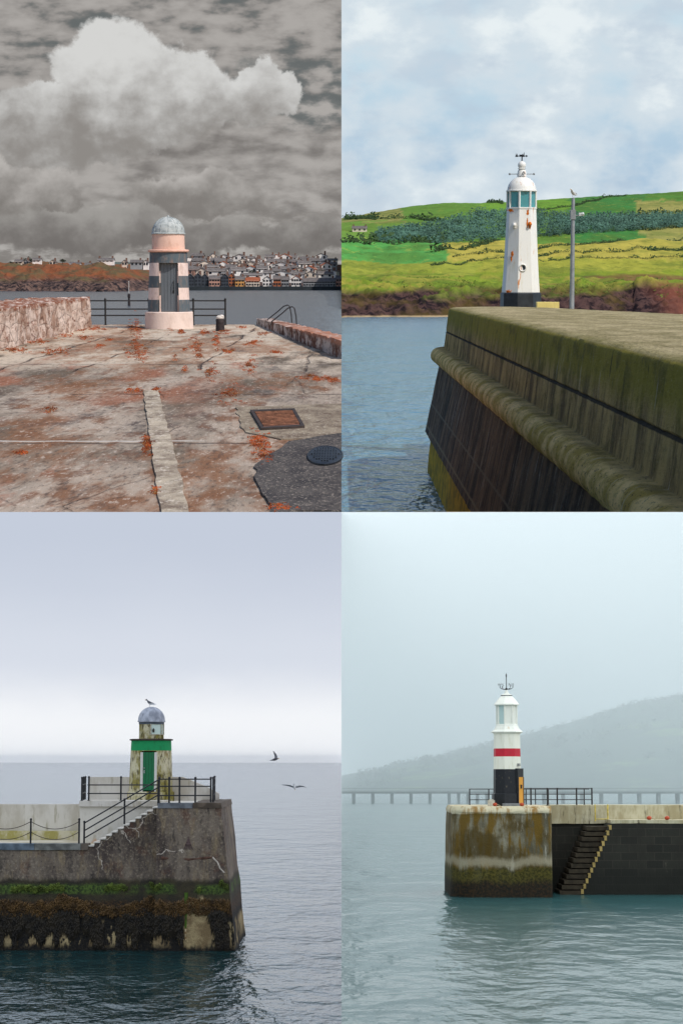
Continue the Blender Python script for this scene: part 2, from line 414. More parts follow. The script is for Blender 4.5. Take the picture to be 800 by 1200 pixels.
for j in range(ny):
    for i in range(nx):
        a = j * (nx + 1) + i; mb.f.append((a, a + 1, a + nx + 2, a + nx + 1)); mb.mi.append(0)
o = 0  # quay sides
mb.addf([(-14, 85.2, -2.4), (-3.2, 85.2, -2.4), (-3.2, 85.2, -13), (-14, 85.2, -13)], [(0, 1, 2, 3)])
mb.addf([(-3.2, 85.2, -2.4), (.3, 53, -2.4), (.3, 53, -13), (-3.2, 85.2, -13)], [(0, 1, 2, 3)])
struct(mb.build('pavement', DM, S=TL, clip=True, recalc=False))

def sheet(poly, z, mat, S, name='pavement', rag=.06, thick=.02):
    """a thin ragged-edged slab lying on the ground"""
    pts = []
    for k in range(len(poly)):
        a = Vector(poly[k]); b = Vector(poly[(k + 1) % len(poly)]); m = max(2, int((b - a).length / .15))
        for i in range(m):
            p = a + (b - a) * i / m
            pts.append((p.x + rag * mnoise.noise(Vector((p.x * 3, p.y * 1.2, z))) * 2, p.y + rag * 2.2 * mnoise.noise(Vector((p.x * 2, p.y, 5 + z))) * 2))
    N = len(pts); mb = MB()
    mb.addf([(x, y, z) for x, y in pts] + [(x, y, z - thick) for x, y in pts], [tuple(range(N))] + [(i, i + N, (i + 1) % N + N, (i + 1) % N) for i in range(N)])
    return struct(mb.build(name, mat, S=S, clip=True))
def strip_mat(base, dark, lite, nm, sp=22):
    n = NT(nm); V = (1, .42, 1); b = n.noise(3, V, 8, .7); g = n.noise(sp, V, 4, .7, off=(3, 3, 3)); a = n.noise(.7, V, 5, off=(3, 1, 0))
    col = n.mix(n.st(b, .38, .66), base, dark); col = n.mix(n.mul(n.st(g, .54, .64), .7), col, lite); col = n.mix(n.mul(n.st(a, .5, .66), .5), col, dark)
    return n.bsdf(col, .9, n.bump(n.add(g, b), .03), spec=.2)
g = lambda u, v: TL.g(u, v, -2.4)
sheet([(-.70, 19.9), g(312, 588), g(303, 566), g(300, 549), g(318, 533), g(340, 519), g(404, 508), (.5, 19.9)], -2.375, strip_mat(c255(92, 86, 82), c255(64, 60, 60), c255(164, 152, 140), 'asphalt_patch', 26), TL, rag=.045)
sheet([g(288, 508), g(276, 478), g(404, 474), g(404, 514), g(330, 516)], -2.381, strip_mat(c255(158, 144, 124), c255(110, 94, 80), c255(196, 184, 166), 'pale_patch', 18), TL, rag=.03)
sheet([g(168, 459), g(185, 459), g(224, 606), g(189, 606)], -2.372, strip_mat(c255(186, 172, 152), c255(124, 108, 94), c255(216, 204, 188), 'mortar_strip', 12), TL, rag=.014, thick=.03)

# ---- drain covers
rustm = plain('rusty_iron', c255(122, 82, 62), .85, .45, 9, bump=.02)
ironm = plain('dark_iron', c255(30, 32, 36), .42, .5, 12, bump=.01)
gx, gy = g(325, 494)
t = thing('drain_cover', TL, (gx, gy, -2.376), 'square rusty iron drain cover set in the concrete', 'drain cover')
mb = MB(); 
p = [g(293, 484), g(345, 482), g(357, 503), g(306, 506)]; ctr = (gx, gy)
def inset(k): return [((x - gx) * k, (y - gy) * k) for x, y in p]
A, B = inset(1), inset(.86)
mb.addf([(x, y, .03) for x, y in A] + [(x, y, .03) for x, y in B] + [(x, y, -.01) for x, y in A] + [(x, y, .0) for x, y in B],
        [(i, (i + 1) % 4, (i + 1) % 4 + 4, i + 4) for i in range(4)] + [(i, i + 8, (i + 1) % 4 + 8, (i + 1) % 4) for i in range(4)] + [(i + 4, (i + 1) % 4 + 4, (i + 1) % 4 + 12, i + 12) for i in range(4)])
mb.build('frame', plain('iron_frame', c255(60, 50, 46), .8, .4), t)
mb = MB(); B = inset(.83)
mb.addf([(x, y, .02) for x, y in B] + [(x, y, .0) for x, y in B], [(0, 1, 2, 3)] + [(i, i + 4, (i + 1) % 4 + 4, (i + 1) % 4) for i in range(4)])
for i in range(1, 12):
    a = Vector(B[0]).lerp(Vector(B[3]), i / 12); b = Vector(B[1]).lerp(Vector(B[2]), i / 12); mb.tube([(a.x, a.y, .026), (b.x, b.y, .026)], .012, 4)
mb.build('lid', rustm, t)
gx, gy = g(381, 537)
mb = MB(); mb.lathe([(1.0, 0), (1.0, .02), (.93, .032), (.9, .02), (.45, .03), (.0001, .034)], 40)
mb.v = [(x * .225, y * 1.25, z) for x, y, z in mb.v]
for i in range(-5, 6):
    for j in range(-4, 5):
        if (i / 6) ** 2 + (j / 5) ** 2 < .7: mb.box(i * .034 - .008, i * .034 + .008, j * .22 - .06, j * .22 + .06, .026, .042)
tag(mb.build('manhole_cover', ironm, S=TL, loc=(gx, gy, -2.372)), 'round black manhole cover in the dark asphalt patch', 'manhole cover')

# ---- rust coloured weeds in the joints
def weed_mat():
    n = NT('rust_weed'); a = n.noise(2.2, detail=4); b = n.noise(11, detail=2)
    col = n.mix(n.st(a, .38, .62), c255(98, 46, 26), c255(176, 82, 42)); col = n.mix(n.mul(n.st(b, .5, .66), .6), col, c255(150, 112, 56))
    return n.bsdf(col, .8, spec=.15)
mb = MB()
weeds = [(160, 393, 8, 22, 34), (162, 415, 14, 10, 22), (158, 386, 10, 4, 10), (200, 386, 3, 3, 3), (212, 390, 5, 3, 8), (229, 405, 8, 12, 22), (246, 437, 9, 8, 16), (233, 418, 5, 3, 5),
         (254, 398, 6, 10, 16), (268, 412, 10, 3, 12), (240, 390, 8, 3, 8), (262, 389, 8, 3, 8), (297, 402, 9, 6, 14), (293, 430, 8, 8, 14), (270, 462, 14, 10, 14), (323, 414, 8, 3, 9),
         (370, 444, 22, 4, 24), (392, 446, 9, 3, 9), (172, 522, 7, 12, 30), (303, 522, 13, 15, 36), (310, 537, 9, 8, 14), (182, 575, 4, 9, 6), (330, 597, 14, 5, 20), (26, 532, 9, 2, 8),
         (60, 482, 6, 3, 5), (65, 413, 16, 4, 16), (100, 397, 12, 3, 8), (110, 386, 16, 3, 14), (20, 411, 18, 4, 16), (45, 402, 14, 4, 12), (75, 394, 14, 4, 12), (90, 387, 8, 2, 8),
         (160, 459, 10, 3, 10), (182, 458, 6, 3, 5), (217, 434, 4, 3, 4), (128, 399, 5, 2, 4), (118, 407, 5, 2, 4), (205, 420, 3, 4, 3), (283, 384, 8, 2, 5), (310, 392, 10, 2, 6), (216, 411, 3, 2, 2)]
for u, v, w, h, n_ in weeds:
    for _ in range(int(n_ * 3)):
        du, dv = random.gauss(0, .48), random.gauss(0, .5)
        x, y = g(u + du * w, v + dv * h)
        if x > -.05: continue
        r = random.uniform(.015, .055) * (y / 45) ** .6
        mb.leaves((x, y, -2.385), (r * 1.5, r * 3.2, r * .85), 20, r * .34, up=1)
tag(mb.build('weeds', weed_mat(), S=TL, recalc=False), 'rust orange weeds sprouting from joints of the quay', 'weeds', kind='stuff')

# ---- rough stone wall on the left
def stonewall():
    n = NT('limewashed_stone'); a = n.noise(1.3, (1, .5, 1), 8, .68); b = n.noise(5, (1, .5, 1), 7, .7, off=(1, 2, 3)); e = n.vor(1.6, (1, .45, 1.5))
    col = n.mix(n.st(a, .40, .58), c255(170, 138, 120), c255(226, 204, 190))
    col = n.mix(n.mul(n.st(b, .52, .64), .8), col, c255(126, 78, 58)); col = n.mix(n.mul(n.st(e, .05, .01), .5), col, c255(80, 56, 48))
    col = n.mix(n.mul(n.st(n.z, -1.38, -1.26), n.st(b, .42, .54)), col, c255(146, 92, 68))
    return n.bsdf(col, .92, n.bump(n.add(b, n.mul(e, .8)), .12), spec=.15)
mb = MB()
mb.rough_box(-12.2, -9.86, 44, 81, -2.5, -1.24, step=.22, amp=.09, sc=1.6)
mb.build('x', None) if False else None
tag(mb.build('stone_wall', stonewall(), S=TL, smooth=True, clip=False), 'low rough stone wall with flaking pale limewash along the quay', 'wall')

# ---- kerb parapet on the right
n = NT('flaking_kerb'); a = n.noise(1.5, (1, .5, 1), 8, .7); b = n.noise(6, (1, .6, 1), 6, .7, off=(2, 2, 2))
col = n.mix(n.st(a, .42, .56), c255(120, 82, 66), c255(206, 190, 180)); col = n.mix(n.mul(n.st(b, .5, .6), .8), col, c255(54, 42, 38))
topw = n.st(n.z, -2.12, -2.0); col = n.mix(n.mul(topw, n.st(b, .38, .52)), col, c255(176, 120, 94))
KM = n.bsdf(col, .9, n.bump(b, .06), spec=.2)
mb = MB(); c = [[[None] * 2 for _ in range(2)] for _ in range(2)]
for X in (0, 1):
    for Y in (0, 1):
        for Z in (0, 1):
            y = 85.0 if Y else 44.0; x = lerp_tab([(40, 1.3), (53.3, 0), (84.7, -3.5)], y) if not Y else -3.5
            if not Y: x = 1.05
            c[X][Y][Z] = (x + X * .62, y, -2.45 if not Z else (-2.14 if Y else -1.86))
mb.gridhex(c, 3, 150, 3, .04, 1.8)
tag(mb.build('parapet', KM, S=TL, smooth=True, clip=True), 'low crumbling kerb parapet with flaking white paint at the edge of the quay', 'parapet')

# ---- the banded lighthouse
LX = TL.X(196, 385, 79); s = 2400 / 79.0
def banded(n):
    pink, dark = c255(228, 204, 194), c255(88, 98, 104)
    w = n.mul(n.sub(n.noise(9, detail=3), .5), .012); z = n.add(n.z, w)
    b = n.mx(n.mx(n.band(z, .64, 1.115, .006), n.band(z, 1.575, 2.03, .006)), n.st(z, 2.525, 2.535))
    col = n.mix(b, pink, dark)
    d = n.noise(2.2, (2, 2, .6), 8, .7); col = n.mix(n.mul(n.st(n.noise(7, (1, 1, .5), 6, .75, off=(1, 1, 1)), .56, .6), .3), col, c255(160, 138, 124)); col = n.mix(n.mul(n.st(d, .48, .66), .5), col, c255(150, 120, 104))
    return n.bsdf(col, .7, n.bump(n.noise(14), .008), spec=.3)
t = thing('lighthouse', TL, (LX, 79 + .95, -2.4), 'small round harbour light banded in pink and slate grey with a grey ribbed dome', 'lighthouse')
def slotted(mb, prof, a_half, z0, z1, depth, rx, n=48):
    """lathe with a door-high slot cut into its front (towards -y)"""
    ca = -math.pi / 2 + rx
    mb.lathe([p for p in prof if p[1] >= z1 - 1e-6], n)
    low = [p for p in prof if p[1] <= z1 + 1e-6]
    mb.lathe(low, n, a0=ca + a_half, a1=ca - a_half + 2 * math.pi)
    for sgn in (-1, 1):
        a = ca + sgn * a_half; vs = []
        for r, z in low:
            ox, oy = r * math.cos(a), r * math.sin(a); vs += [(ox, oy, z), (ox, oy + depth, z)]
        mb.addf(vs, [(2 * i, 2 * i + 1, 2 * i + 3, 2 * i + 2) for i in range(len(low) - 1)])
    r = low[-1][0]; z = low[-1][1]; m = 8; vs = []
    for i in range(m + 1):
        a = ca - a_half + 2 * a_half * i / m; vs += [(r * math.cos(a), r * math.sin(a), z), (r * math.cos(a), r * math.sin(ca - a_half) + depth + .02, z)]
    mb.addf(vs, [(2 * i, 2 * i + 1, 2 * i + 3, 2 * i + 2) for i in range(m)])
mb = MB(); mb.lathe([(.945, 0), (.94, .03), (.925, .62), (.90, .65), (.82, .65)], 48)
n = NT('pink_plinth'); d = n.noise(2, (1, 1, .6), 7, .65)
mb.build('plinth', n.bsdf(n.mix(n.mul(n.st(d, .5, .7), .4), c255(226, 204, 192), c255(172, 142, 124)), .75, n.bump(n.noise(12), .01), spec=.3), t, smooth=True)
mb = MB(); slotted(mb, [(.815, .65), (.79, 1.2), (.765, 1.85), (.742, 2.50), (.735, 2.53), (.722, 2.93)], .52, .65, 2.53, .22, .07)
mb.build('shaft', banded(NT('banded_paint')), t, smooth=True)
# door in the recess
dm = painted('slate_door_paint', c255(98, 104, 110), 0, .35, dirtcol=c255(66, 66, 70))
mb = MB()
for i in range(5): mb.box(-.31 + i * .126, -.31 + i * .126 + .118, -.02, .02, 0, 1.86)
mb.box(-.32, .32, .02, .04, 0, 1.87)
dr = mb.build('door', dm, t, loc=(.055, -.50, .66), rz=0.0, bevel=.006)
mb = MB(); mb.tube([(.17, -.03, .78), (.17, -.10, .84), (.17, -.10, 1.12), (.17, -.03, 1.18)], .016); mb.box(.14, .2, -.03, -.02, .7, .82)
mb.build('handle', ironm, dr)
mb = MB(); mb.box(-.375, -.32, -.03, .05, 0, 1.9); mb.box(.32, .385, -.03, .05, 0, 1.9); mb.box(-.375, .385, -.03, .05, 1.872, 1.9)
mb.build('door_frame', banded(NT('banded_frame_paint')), t, loc=(.055, -.49, .645))
pk = plain('pink_cornice_paint', c255(226, 178, 158), .7, .12, 6)
mb = MB(); mb.lathe([(.70, 2.93), (.78, 2.95), (.80, 2.97), (.80, 3.01), (.775, 3.04), (.60, 3.05)], 48)
mb.build('cornice', pk, t, smooth=True)
mb = MB(); mb.lathe([(.635, 3.05), (.625, 3.62), (.60, 3.63)], 48)
n = NT('pink_drum_paint'); d = n.noise(2.2, (1, 1, .5), 7, .65)
mb.build('lantern_drum', n.bsdf(n.mix(n.mul(n.st(d, .48, .68), .55), c255(230, 192, 174), c255(192, 146, 122)), .7, spec=.3), t, smooth=True)
mb = MB(); pr = [(.60, 3.62), (.665, 3.63), (.665, 3.67), (.63, 3.69)] + [(.62 * math.cos(a), 3.69 + .60 * math.sin(a)) for a in [i * math.pi / 2 / 12 for i in range(12)]] + [(.001, 4.29)]
mb.lathe(pr, 48, caps=False)
for k in range(12):
    a = k * math.pi / 6 + .1; mb.tube([(.628 * math.cos(b) * math.cos(a), .628 * math.cos(b) * math.sin(a), 3.69 + .605 * math.sin(b)) for b in [i * math.pi / 2 / 10 for i in range(11)]], .011, 5)
mb.ball((0, 0, 4.31), .045)
n = NT('dome_paint'); d = n.noise(6, detail=7)
mb.build('dome', n.bsdf(n.mix(n.st(d, .42, .66), c255(184, 188, 186), c255(150, 156, 156)), .6, n.bump(d, .01), spec=.3), t, smooth=True)

# ---- railings behind the light
blk = plain('black_rail_paint', c255(44, 42, 42), .5, .3, 12)
def railing(S, pts, posts_u, h, rails, label, name='railing', r=.028, pr=.04, knob=True, mat=None, group=None, cap_h=None):
    """pts: polyline of base points (set coordinates); posts_u: parameters 0..n along it"""
    t = thing(name, S, pts[0], label, 'railing', group); o = Vector(pts[0])
    def at(q):
        i = min(int(q), len(pts) - 2); return Vector(pts[i]).lerp(Vector(pts[i + 1]), q - i) - o
    for q in posts_u:
        mb = MB(); p = at(q); mb.tube([p, p + Vector((0, 0, h))], pr, 10); mb.lathe([(pr * 2, 0), (pr * 2, .02)], 10, p)
        if knob: mb.ball(tuple(p + Vector((0, 0, h + pr * .7))), pr * 1.35, 6)
        mb.build('post', mat or blk, t, smooth=True)
    for z in rails:
        mb = MB(); mb.tube([at(k) + Vector((0, 0, z)) for k in range(len(pts))], r, 8); mb.build('rail', mat or blk, t, smooth=True)
    return t
yb = 84.2; xg = lambda u: TL.X(u, 383, yb)
railing(TL, [(xg(72), yb, -2.4), (xg(177), yb, -2.4)], [.02, .495, .98], 1.03, [.16 + .24, .66, 1.0], 'black post and rail quay railing to the left of the banded light and behind it')
railing(TL, [(xg(212), yb, -2.4), (xg(265), yb, -2.4)], [.28, .985], 1.03, [.40, .66, 1.0], 'short black quay railing to the right of the banded light')

# ---- bollard, ladder rails
x, y = TL.g(258, 388, -2.4)
t = thing('bollard', TL, (x, y, -2.4), 'stubby dark bollard with a rough whitened top beside the kerb end', 'bollard')
mb = MB(); mb.lathe([(.17, 0), (.175, .05), (.155, .3), (.16, .42), (.13, .46)], 20); mb.v = [(a + .015 * mnoise.noise(Vector((a * 9, b * 9, c_ * 9))), b, c_) for a, b, c_ in mb.v]
mb.build('post', plain('bollard_iron', c255(52, 44, 44), .8, .4, 9), t, smooth=True)
mb = MB(); mb.ball((0, 0, .50), .155, 8, sz=.6); mb.ball((.06, -.03, .55), .10, 8, sz=.6); mb.build('cap', plain('lime_white', c255(226, 216, 206), .85, .15, 9, bump=.03), t, smooth=True)
x0, y0 = TL.X(324, 376, 74), 74
t = thing('ladder_rails', TL, (TL.X(330, 380, 74), 74, -2.1), 'bent dark tube grab rails of a ladder over the kerb parapet', 'ladder')
for dy, dx in ((0, 0), (3.2, -.25)):
    mb = MB(); b = Vector((dx, dy, 0))
    P = [b + Vector(q) for q in ((-.38, 0, -.0), (-.36, 0, .12), (.02, 0, .42), (.22, 0, .60), (.38, 0, .66), (.46, 0, .60), (.52, 0, .3), (.56, 0, -.35), (.58, 0, -1.2))]
    mb.tube(P, .022, 8); mb.build('grab_rail', blk, t, smooth=True)
mb = MB()
for z in (-.3, -.6, -.9, -1.2): mb.tube([(.57, 0, z), (.34, 3.2, z)], .018, 6)
mb.build('rung', blk, t)

# ---- channel marker standing in the harbour
x, y = TL.g(151.5, 358, -12.0)
t = thing('beacon', TL, (x, y, -12.0), 'thin white marker mast on a dark post standing in the harbour water', 'beacon')
q = y / 2400
mb = MB(); mb.lathe([(1.6 * q, 0), (1.6 * q, 4 * q), (1.2 * q, 5 * q), (1.2 * q, 9 * q), (1.7 * q, 9.5 * q), (1.7 * q, 13 * q), (.3 * q, 14 * q)], 12); mb.build('pile', plain('beacon_dark', c255(52, 46, 48), .8), t)
mb = MB(); mb.tube([(0, 0, 13.5 * q), (0, 0, 27 * q)], .35 * q, 6); mb.ball((0, 0, 27.5 * q), .7 * q, 6); mb.build('mast', plain('beacon_white', c255(206, 200, 194), .7), t)

# ---- far shore terrain
def ztl(x, y):
    u = 400 + 2400 * x / y
    m = 1 / (1 + math.exp((u - 175) / 14))                         # headland on the left
    cl = 995 + 26 * fb(x * .02, 3.1) + 20 * (u / 200)
    head = -12.6 + 12.2 * min(1, max(0, (y - cl) / 95)) ** .55 + 2.6 * fb(x * .05, y * .05, 1) * min(1, max(0, (y - cl) / 60)) + (1.6 * abs(fb(x * .14, y * .1, 4)) if y < cl + 60 else 0)
    head += 1.2 * math.exp(-((u - 60) / 60) ** 2) if y > cl + 60 else 0
    town = -10.6 + 11.8 * min(1, max(0, (y - 1085) / 330)) ** .9
    if y < 1052: town = -14
    return m * head + (1 - m) * town
def shore_mat():
    n = NT('far_shore'); a = n.noise(.05, detail=8, rough=.65); b = n.noise(.2, detail=7, rough=.7, off=(3, 1, 2)); sl = n.noise(.35, (1, 1, .3), 7, .7)
    grass = n.mix(n.st(a, .42, .6), c255(140, 84, 56), c255(104, 92, 66)); grass = n.mix(n.mul(n.st(b, .5, .62), .6), grass, c255(84, 74, 58)); grass = n.mix(n.mul(n.st(b, .42, .32), .5), grass, c255(190, 116, 72))
    rock = n.mix(n.st(sl, .42, .6), c255(40, 36, 40), c255(122, 98, 88))
    hz = n.add(n.z, n.mul(n.sub(a, .5), 9)); col = n.mix(n.st(hz, -8.2, -5.0), rock, grass)
    return n.bsdf(col, .95, n.bump(b, 2.0), spec=.1)
mb = MB(); us = [-40 + 2.2 * i for i in range(205)]; ys = [985 + 5 * i for i in range(26)] + [1120 + 22 * i for i in range(30)]
for y in ys:
    for u in us: mb.v.append(((u - 400) / 2400 * y, y, ztl((u - 400) / 2400 * y, y)))
W_ = len(us)
for j in range(len(ys) - 1):
    for i in range(W_ - 1): mb.f.append((j * W_ + i, j * W_ + i + 1, (j + 1) * W_ + i + 1, (j + 1) * W_ + i)); mb.mi.append(0)
struct(mb.build('terrain', shore_mat(), S=TL, smooth=True, clip=True, recalc=False))
# dark far ridge
mb = MB(); R = [(96, 314), (108, 309.5), (118, 307.5), (130, 306.8), (142, 307), (160, 308), (180, 309), (240, 309.5), (300, 310), (420, 310)]
prev = None; vs = []
for u, v in R:
    x, z = TL.xz(u, v, 2300); vs += [(x, 2300, z), (x, 2300 + 250, z - 1), (x, 2150, -14)]
mb.addf(vs, [(3 * i + 2, 3 * i + 5, 3 * i + 3, 3 * i) for i in range(len(R) - 1)] + [(3 * i, 3 * i + 3, 3 * i + 4, 3 * i + 1) for i in range(len(R) - 1)])
struct(mb.build('hills', plain('far_ridge', c255(84, 92, 84), .95, .2, .02), S=TL, clip=True))
# harbour wall in front of the town
mb = MB(); mb.rough_box(TL.X(84, 336, 1040), 20, 1040, 1052, -13, -10.2, step=9, amp=.2, sc=.1)
for i in range(60): mb.box(-136 + i * 2.4, -135.6 + i * 2.4, 1041, 1041.3, -10.25, -9.5)
tag(mb.build('harbour_wall', plain('dark_sea_wall', c255(50, 56, 60), .9, .3, .2), S=TL, clip=True), 'long dark sea wall below the far town', 'wall')
mb = MB(); mb.rough_box(TL.X(352, 336, 300), 2, 296, 299, -12.4, -11.86, step=.6, amp=.15, sc=1)
tag(mb.build('rock_spit', plain('wet_rock', c255(70, 66, 66), .8, .4, 2), S=TL, clip=True), 'low dark rock spit breaking the harbour water', 'rock')

# ---- houses of the far town
slate = plain('slate_roof', c255(104, 98, 96), .8, .25, .8); slate2 = plain('rust_roof', c255(150, 84, 56), .85, .25, .8)
WC = {k: plain(k, v, .85, .12, .5) for k, v in dict(pale_render=c255(236, 230, 224), cream_render=c255(216, 200, 184), grey_render=c255(150, 152, 154), pink_render=c255(196, 150, 132), dark_render=c255(70, 76, 84), ochre_render=c255(214, 158, 92), rust_render=c255(176, 106, 72)).items()}
winm = plain('dark_window', c255(40, 44, 52), .3, .3, 1); chm = plain('chimney_brick', c255(120, 92, 80), .9)
def house(S, loc, w, d, h, rf, wall, roof, label, group=None, nwx=3, floors=2, gable=False, rz=0):
    t = thing('house', S, loc, label, 'house', group, rz)
    mb = MB(); mb.box(-w / 2, w / 2, 0, d, -1.5, h)
    if gable:
        mb.addf([(-w / 2, .0, h), (w / 2, .0, h), (0, 0, h + rf), (-w / 2, d, h), (w / 2, d, h), (0, d, h + rf)], [(0, 1, 2), (3, 5, 4)])
    else: mb.addf([(-w / 2, 0, h), (-w / 2, d, h), (-w / 2, d / 2, h + rf), (w / 2, 0, h), (w / 2, d, h), (w / 2, d / 2, h + rf)], [(0, 1, 2), (3, 5, 4)])
    mb.build('wall', WC[wall], t)
    mb = MB(); e = .3
    if gable: vs = [(-w / 2 - e, -e, h - .2), (0, -e, h + rf + .05), (w / 2 + e, -e, h - .2), (-w / 2 - e, d + e, h - .2), (0, d + e, h + rf + .05), (w / 2 + e, d + e, h - .2)]
    else: vs = [(-w / 2 - e, -e, h - .2), (-w / 2 - e, d / 2, h + rf + .05), (-w / 2 - e, d + e, h - .2), (w / 2 + e, -e, h - .2), (w / 2 + e, d / 2, h + rf + .05), (w / 2 + e, d + e, h - .2)]
    vs2 = [(x, y, z - .25) for x, y, z in vs]
    mb.addf(vs + vs2, [(0, 1, 4, 3), (1, 2, 5, 4), (6, 9, 10, 7), (7, 10, 11, 8), (0, 6, 7, 1), (1, 7, 8, 2), (3, 4, 10, 9), (4, 5, 11, 10), (0, 3, 9, 6), (2, 8, 11, 5)])
    r = mb.build('roof', WC.get(roof) or {'slate': slate, 'rust': slate2}[roof], t)
    for sx in ((-.42, .42) if w > 7 else (.3,)):
        mb = MB(); mb.box(sx * w - .45, sx * w + .45, d * .4, d * .6, h + rf * (.2 if gable else .6), h + rf + 1.0); mb.build('chimney', chm, r)
    for fl in range(floors):
        for i in range(nwx):
            x = -w / 2 + w * (i + .5) / nwx; z = h * (fl + .35) / floors
            mb = MB(); mb.box(x - .5, x + .5, -.06, .02, z, z + min(1.6, h / floors * .55)); mb.build('window', winm, t)
    return t
def town(u, v, Y, w_px, h_px, rf_px, wall, roof, label, **k):
    x, z = TL.xz(u, v, Y); q = Y / 2400
    return house(TL, (x, Y, z), w_px * q, k.pop('d', 9), h_px * q, rf_px * q, wall, roof, label, **k)
front = [(223, 9, 'dark_render', 'slate', 'dark four storey seafront house, first of the dark terrace'), (232, 8, 'dark_render', 'slate', 'dark seafront house, second in the dark terrace'), (240, 8, 'dark_render', 'slate', 'dark seafront house at the right end of the dark terrace'),
         (251.5, 13, 'pink_render', 'slate', 'wide pink seafront hotel beside the dark terrace'), (263.5, 9, 'dark_render', 'slate', 'dark narrow seafront house between pink and ochre ones'), (271.5, 7, 'rust_render', 'slate', 'rust brown seafront house left of the ochre one'),
         (281, 11, 'ochre_render', 'slate', 'ochre yellow seafront house'), (296, 16, 'cream_render', 'rust', 'long low seafront building with an orange roof'), (313, 11, 'pale_render', 'slate', 'pale seafront house right of the long orange roof'),
         (324.5, 9, 'rust_render', 'slate', 'orange brick seafront house'), (334, 9, 'grey_render', 'slate', 'grey seafront house beside the orange brick one'), (347, 12, 'pale_render', 'rust', 'white gabled seafront house'),
         (374, 38, 'grey_render', 'slate', 'long grey shed with a slate roof on the seafront'), (397, 7, 'pink_render', 'slate', 'small pink seafront house by the edge of the town')]
for i, (u, w, wl, rf, lb) in enumerate(front):
    tall = 11 if w < 10 and i < 8 else 8
    if w > 15: tall = 6
    town(u, 335.6, 1078 + (i % 3), w - .4, tall + .8 * (i % 2), 4, wl, rf, lb, nwx=max(2, int(w / 3)), floors=3 if tall > 9 else 2, gable=(i in (0, 1, 2, 4, 5, 8, 11)))
protos = [('pale_render', 'slate', False), ('cream_render', 'slate', True), ('grey_render', 'slate', False), ('pale_render', 'rust', True), ('pink_render', 'slate', False), ('pale_render', 'slate', True)]
WORDS = ['slate roofed pale house', 'cream gabled house', 'slate roofed grey house', 'orange roofed gabled house', 'slate roofed pink house', 'pale gabled house']
PL = ['small pale house with slate roof in the crowded hillside town', 'small cream gabled house in the crowded hillside town', 'small grey house with slate roof in the crowded hillside town',
      'small pale gabled house with orange roof in the crowded hillside town', 'small pink house with slate roof in the crowded hillside town', 'small pale gabled house with slate roof in the crowded hillside town']
GR = 'houses of the hillside town across the harbour'
prot = []
def hsz(x, y): return ztl(x, y)
rnd = random.Random(5)
spots = []
for row, (Y, step) in enumerate(((1135, 11.5), (1180, 10), (1240, 9), (1310, 9), (1400, 9))):
    u = 206 + rnd.uniform(0, 6)
    while u < 400:
        spots.append((u, Y + rnd.uniform(-14, 14), rnd.choice((0, 0, 0, 1, 1, 2, 2, 3, 4, 5, 5, 5)), row)); u += step * rnd.uniform(.85, 1.6)
ABOVE = [(238, 'the dark terrace'), (258, 'the wide pink hotel'), (275, 'the narrow rust brown house'), (288, 'the ochre house'), (305, 'the long orange roof'), (330, 'the orange brick house'), (354, 'the white gabled house'), (394, 'the long grey shed'), (500, 'the small pink end house')]
NTH = ['first', 'second', 'third', 'fourth', 'topmost']; seen = {}
for u, Y, k, row in spots:
    x = (u - 400) / 2400 * Y; q = rnd.choice((.8, 1, 1, 1.3, 1.7)); zs_ = rnd.uniform(.85, 1.5)
    if x + 4 > 0: continue
    while len(prot) <= k:
        kk = len(prot); p = house(TL, (-60, 1200, hsz(-60, 1200)), 6.4, 6, 4.4, 1.2, *protos[kk][:2], PL[kk], GR, nwx=2, floors=2, gable=protos[kk][2]); prot.append([p, False])
    o = prot[k][0] if not prot[k][1] else copy_tree(prot[k][0]); prot[k][1] = True
    o.matrix_world = TL.M @ Matrix.Translation((x, Y, hsz(x, Y) - .1)) @ Matrix.Rotation(rnd.uniform(-.3, .3), 4, 'Z') @ Matrix.Diagonal((q, 1, zs_, 1))
    ab = next(b for a, b in ABOVE if u < a); sz = 'long ' if q > 1.5 else 'tall ' if zs_ > 1.25 else ''
    lb = f"{sz}{WORDS[k]} in {NTH[row]} row above {ab}"; c_ = seen.get(lb, 0); seen[lb] = c_ + 1
    o['label'] = lb if not c_ else lb.replace('row above', 'row, further right, above' if c_ == 1 else 'row, rightmost, above')
for k, (p, used) in enumerate(prot):
    if not used: p.matrix_world = TL.M @ Matrix.Translation((-30 - 8 * k, 1200, hsz(-30 - 8 * k, 1200)))
HL = ['long pale terrace on the crest of the headland', 'small white farmhouse left on the headland', 'white gabled cottage on the headland beside the farmhouse', 'low grey cottage on the headland', 'pale two storey villa in the middle of the headland crest',
      'small cottage at the foot of the distant ridge', 'white row of seaside houses under the distant ridge', 'tall pale house just left of the banded light', 'white block of houses behind the banded light', 'pale hillside house above the headland road']
for i, (u, v, w, h, gb) in enumerate([(88, 312.5, 12, 3, 0), (22, 313.5, 9, 3.5, 0), (31, 314, 5, 5, 1), (43, 313.5, 9, 3, 0), (62, 313, 7, 4, 1), (103, 313.5, 7, 3, 0), (124, 313.5, 18, 3, 0), (146, 312, 6, 5, 1), (160, 312.5, 14, 5.5, 0), (171, 313, 6, 6, 1)]):
    Y = 1130; x, z = TL.xz(u, v, Y); z = max(z, ztl(x, Y)); 
    house(TL, (x, Y, z), w * .47, 7, h * .47, 1.2, ('pale_render', 'cream_render', 'grey_render')[i % 3], 'slate', HL[i], 'houses on the headland', nwx=max(2, w // 4), floors=1, gable=bool(gb))
leafd = plain('far_tree_leaf', c255(52, 56, 44), .9, .4, .6)
barkm = plain('bark', c255(80, 66, 54), .9)
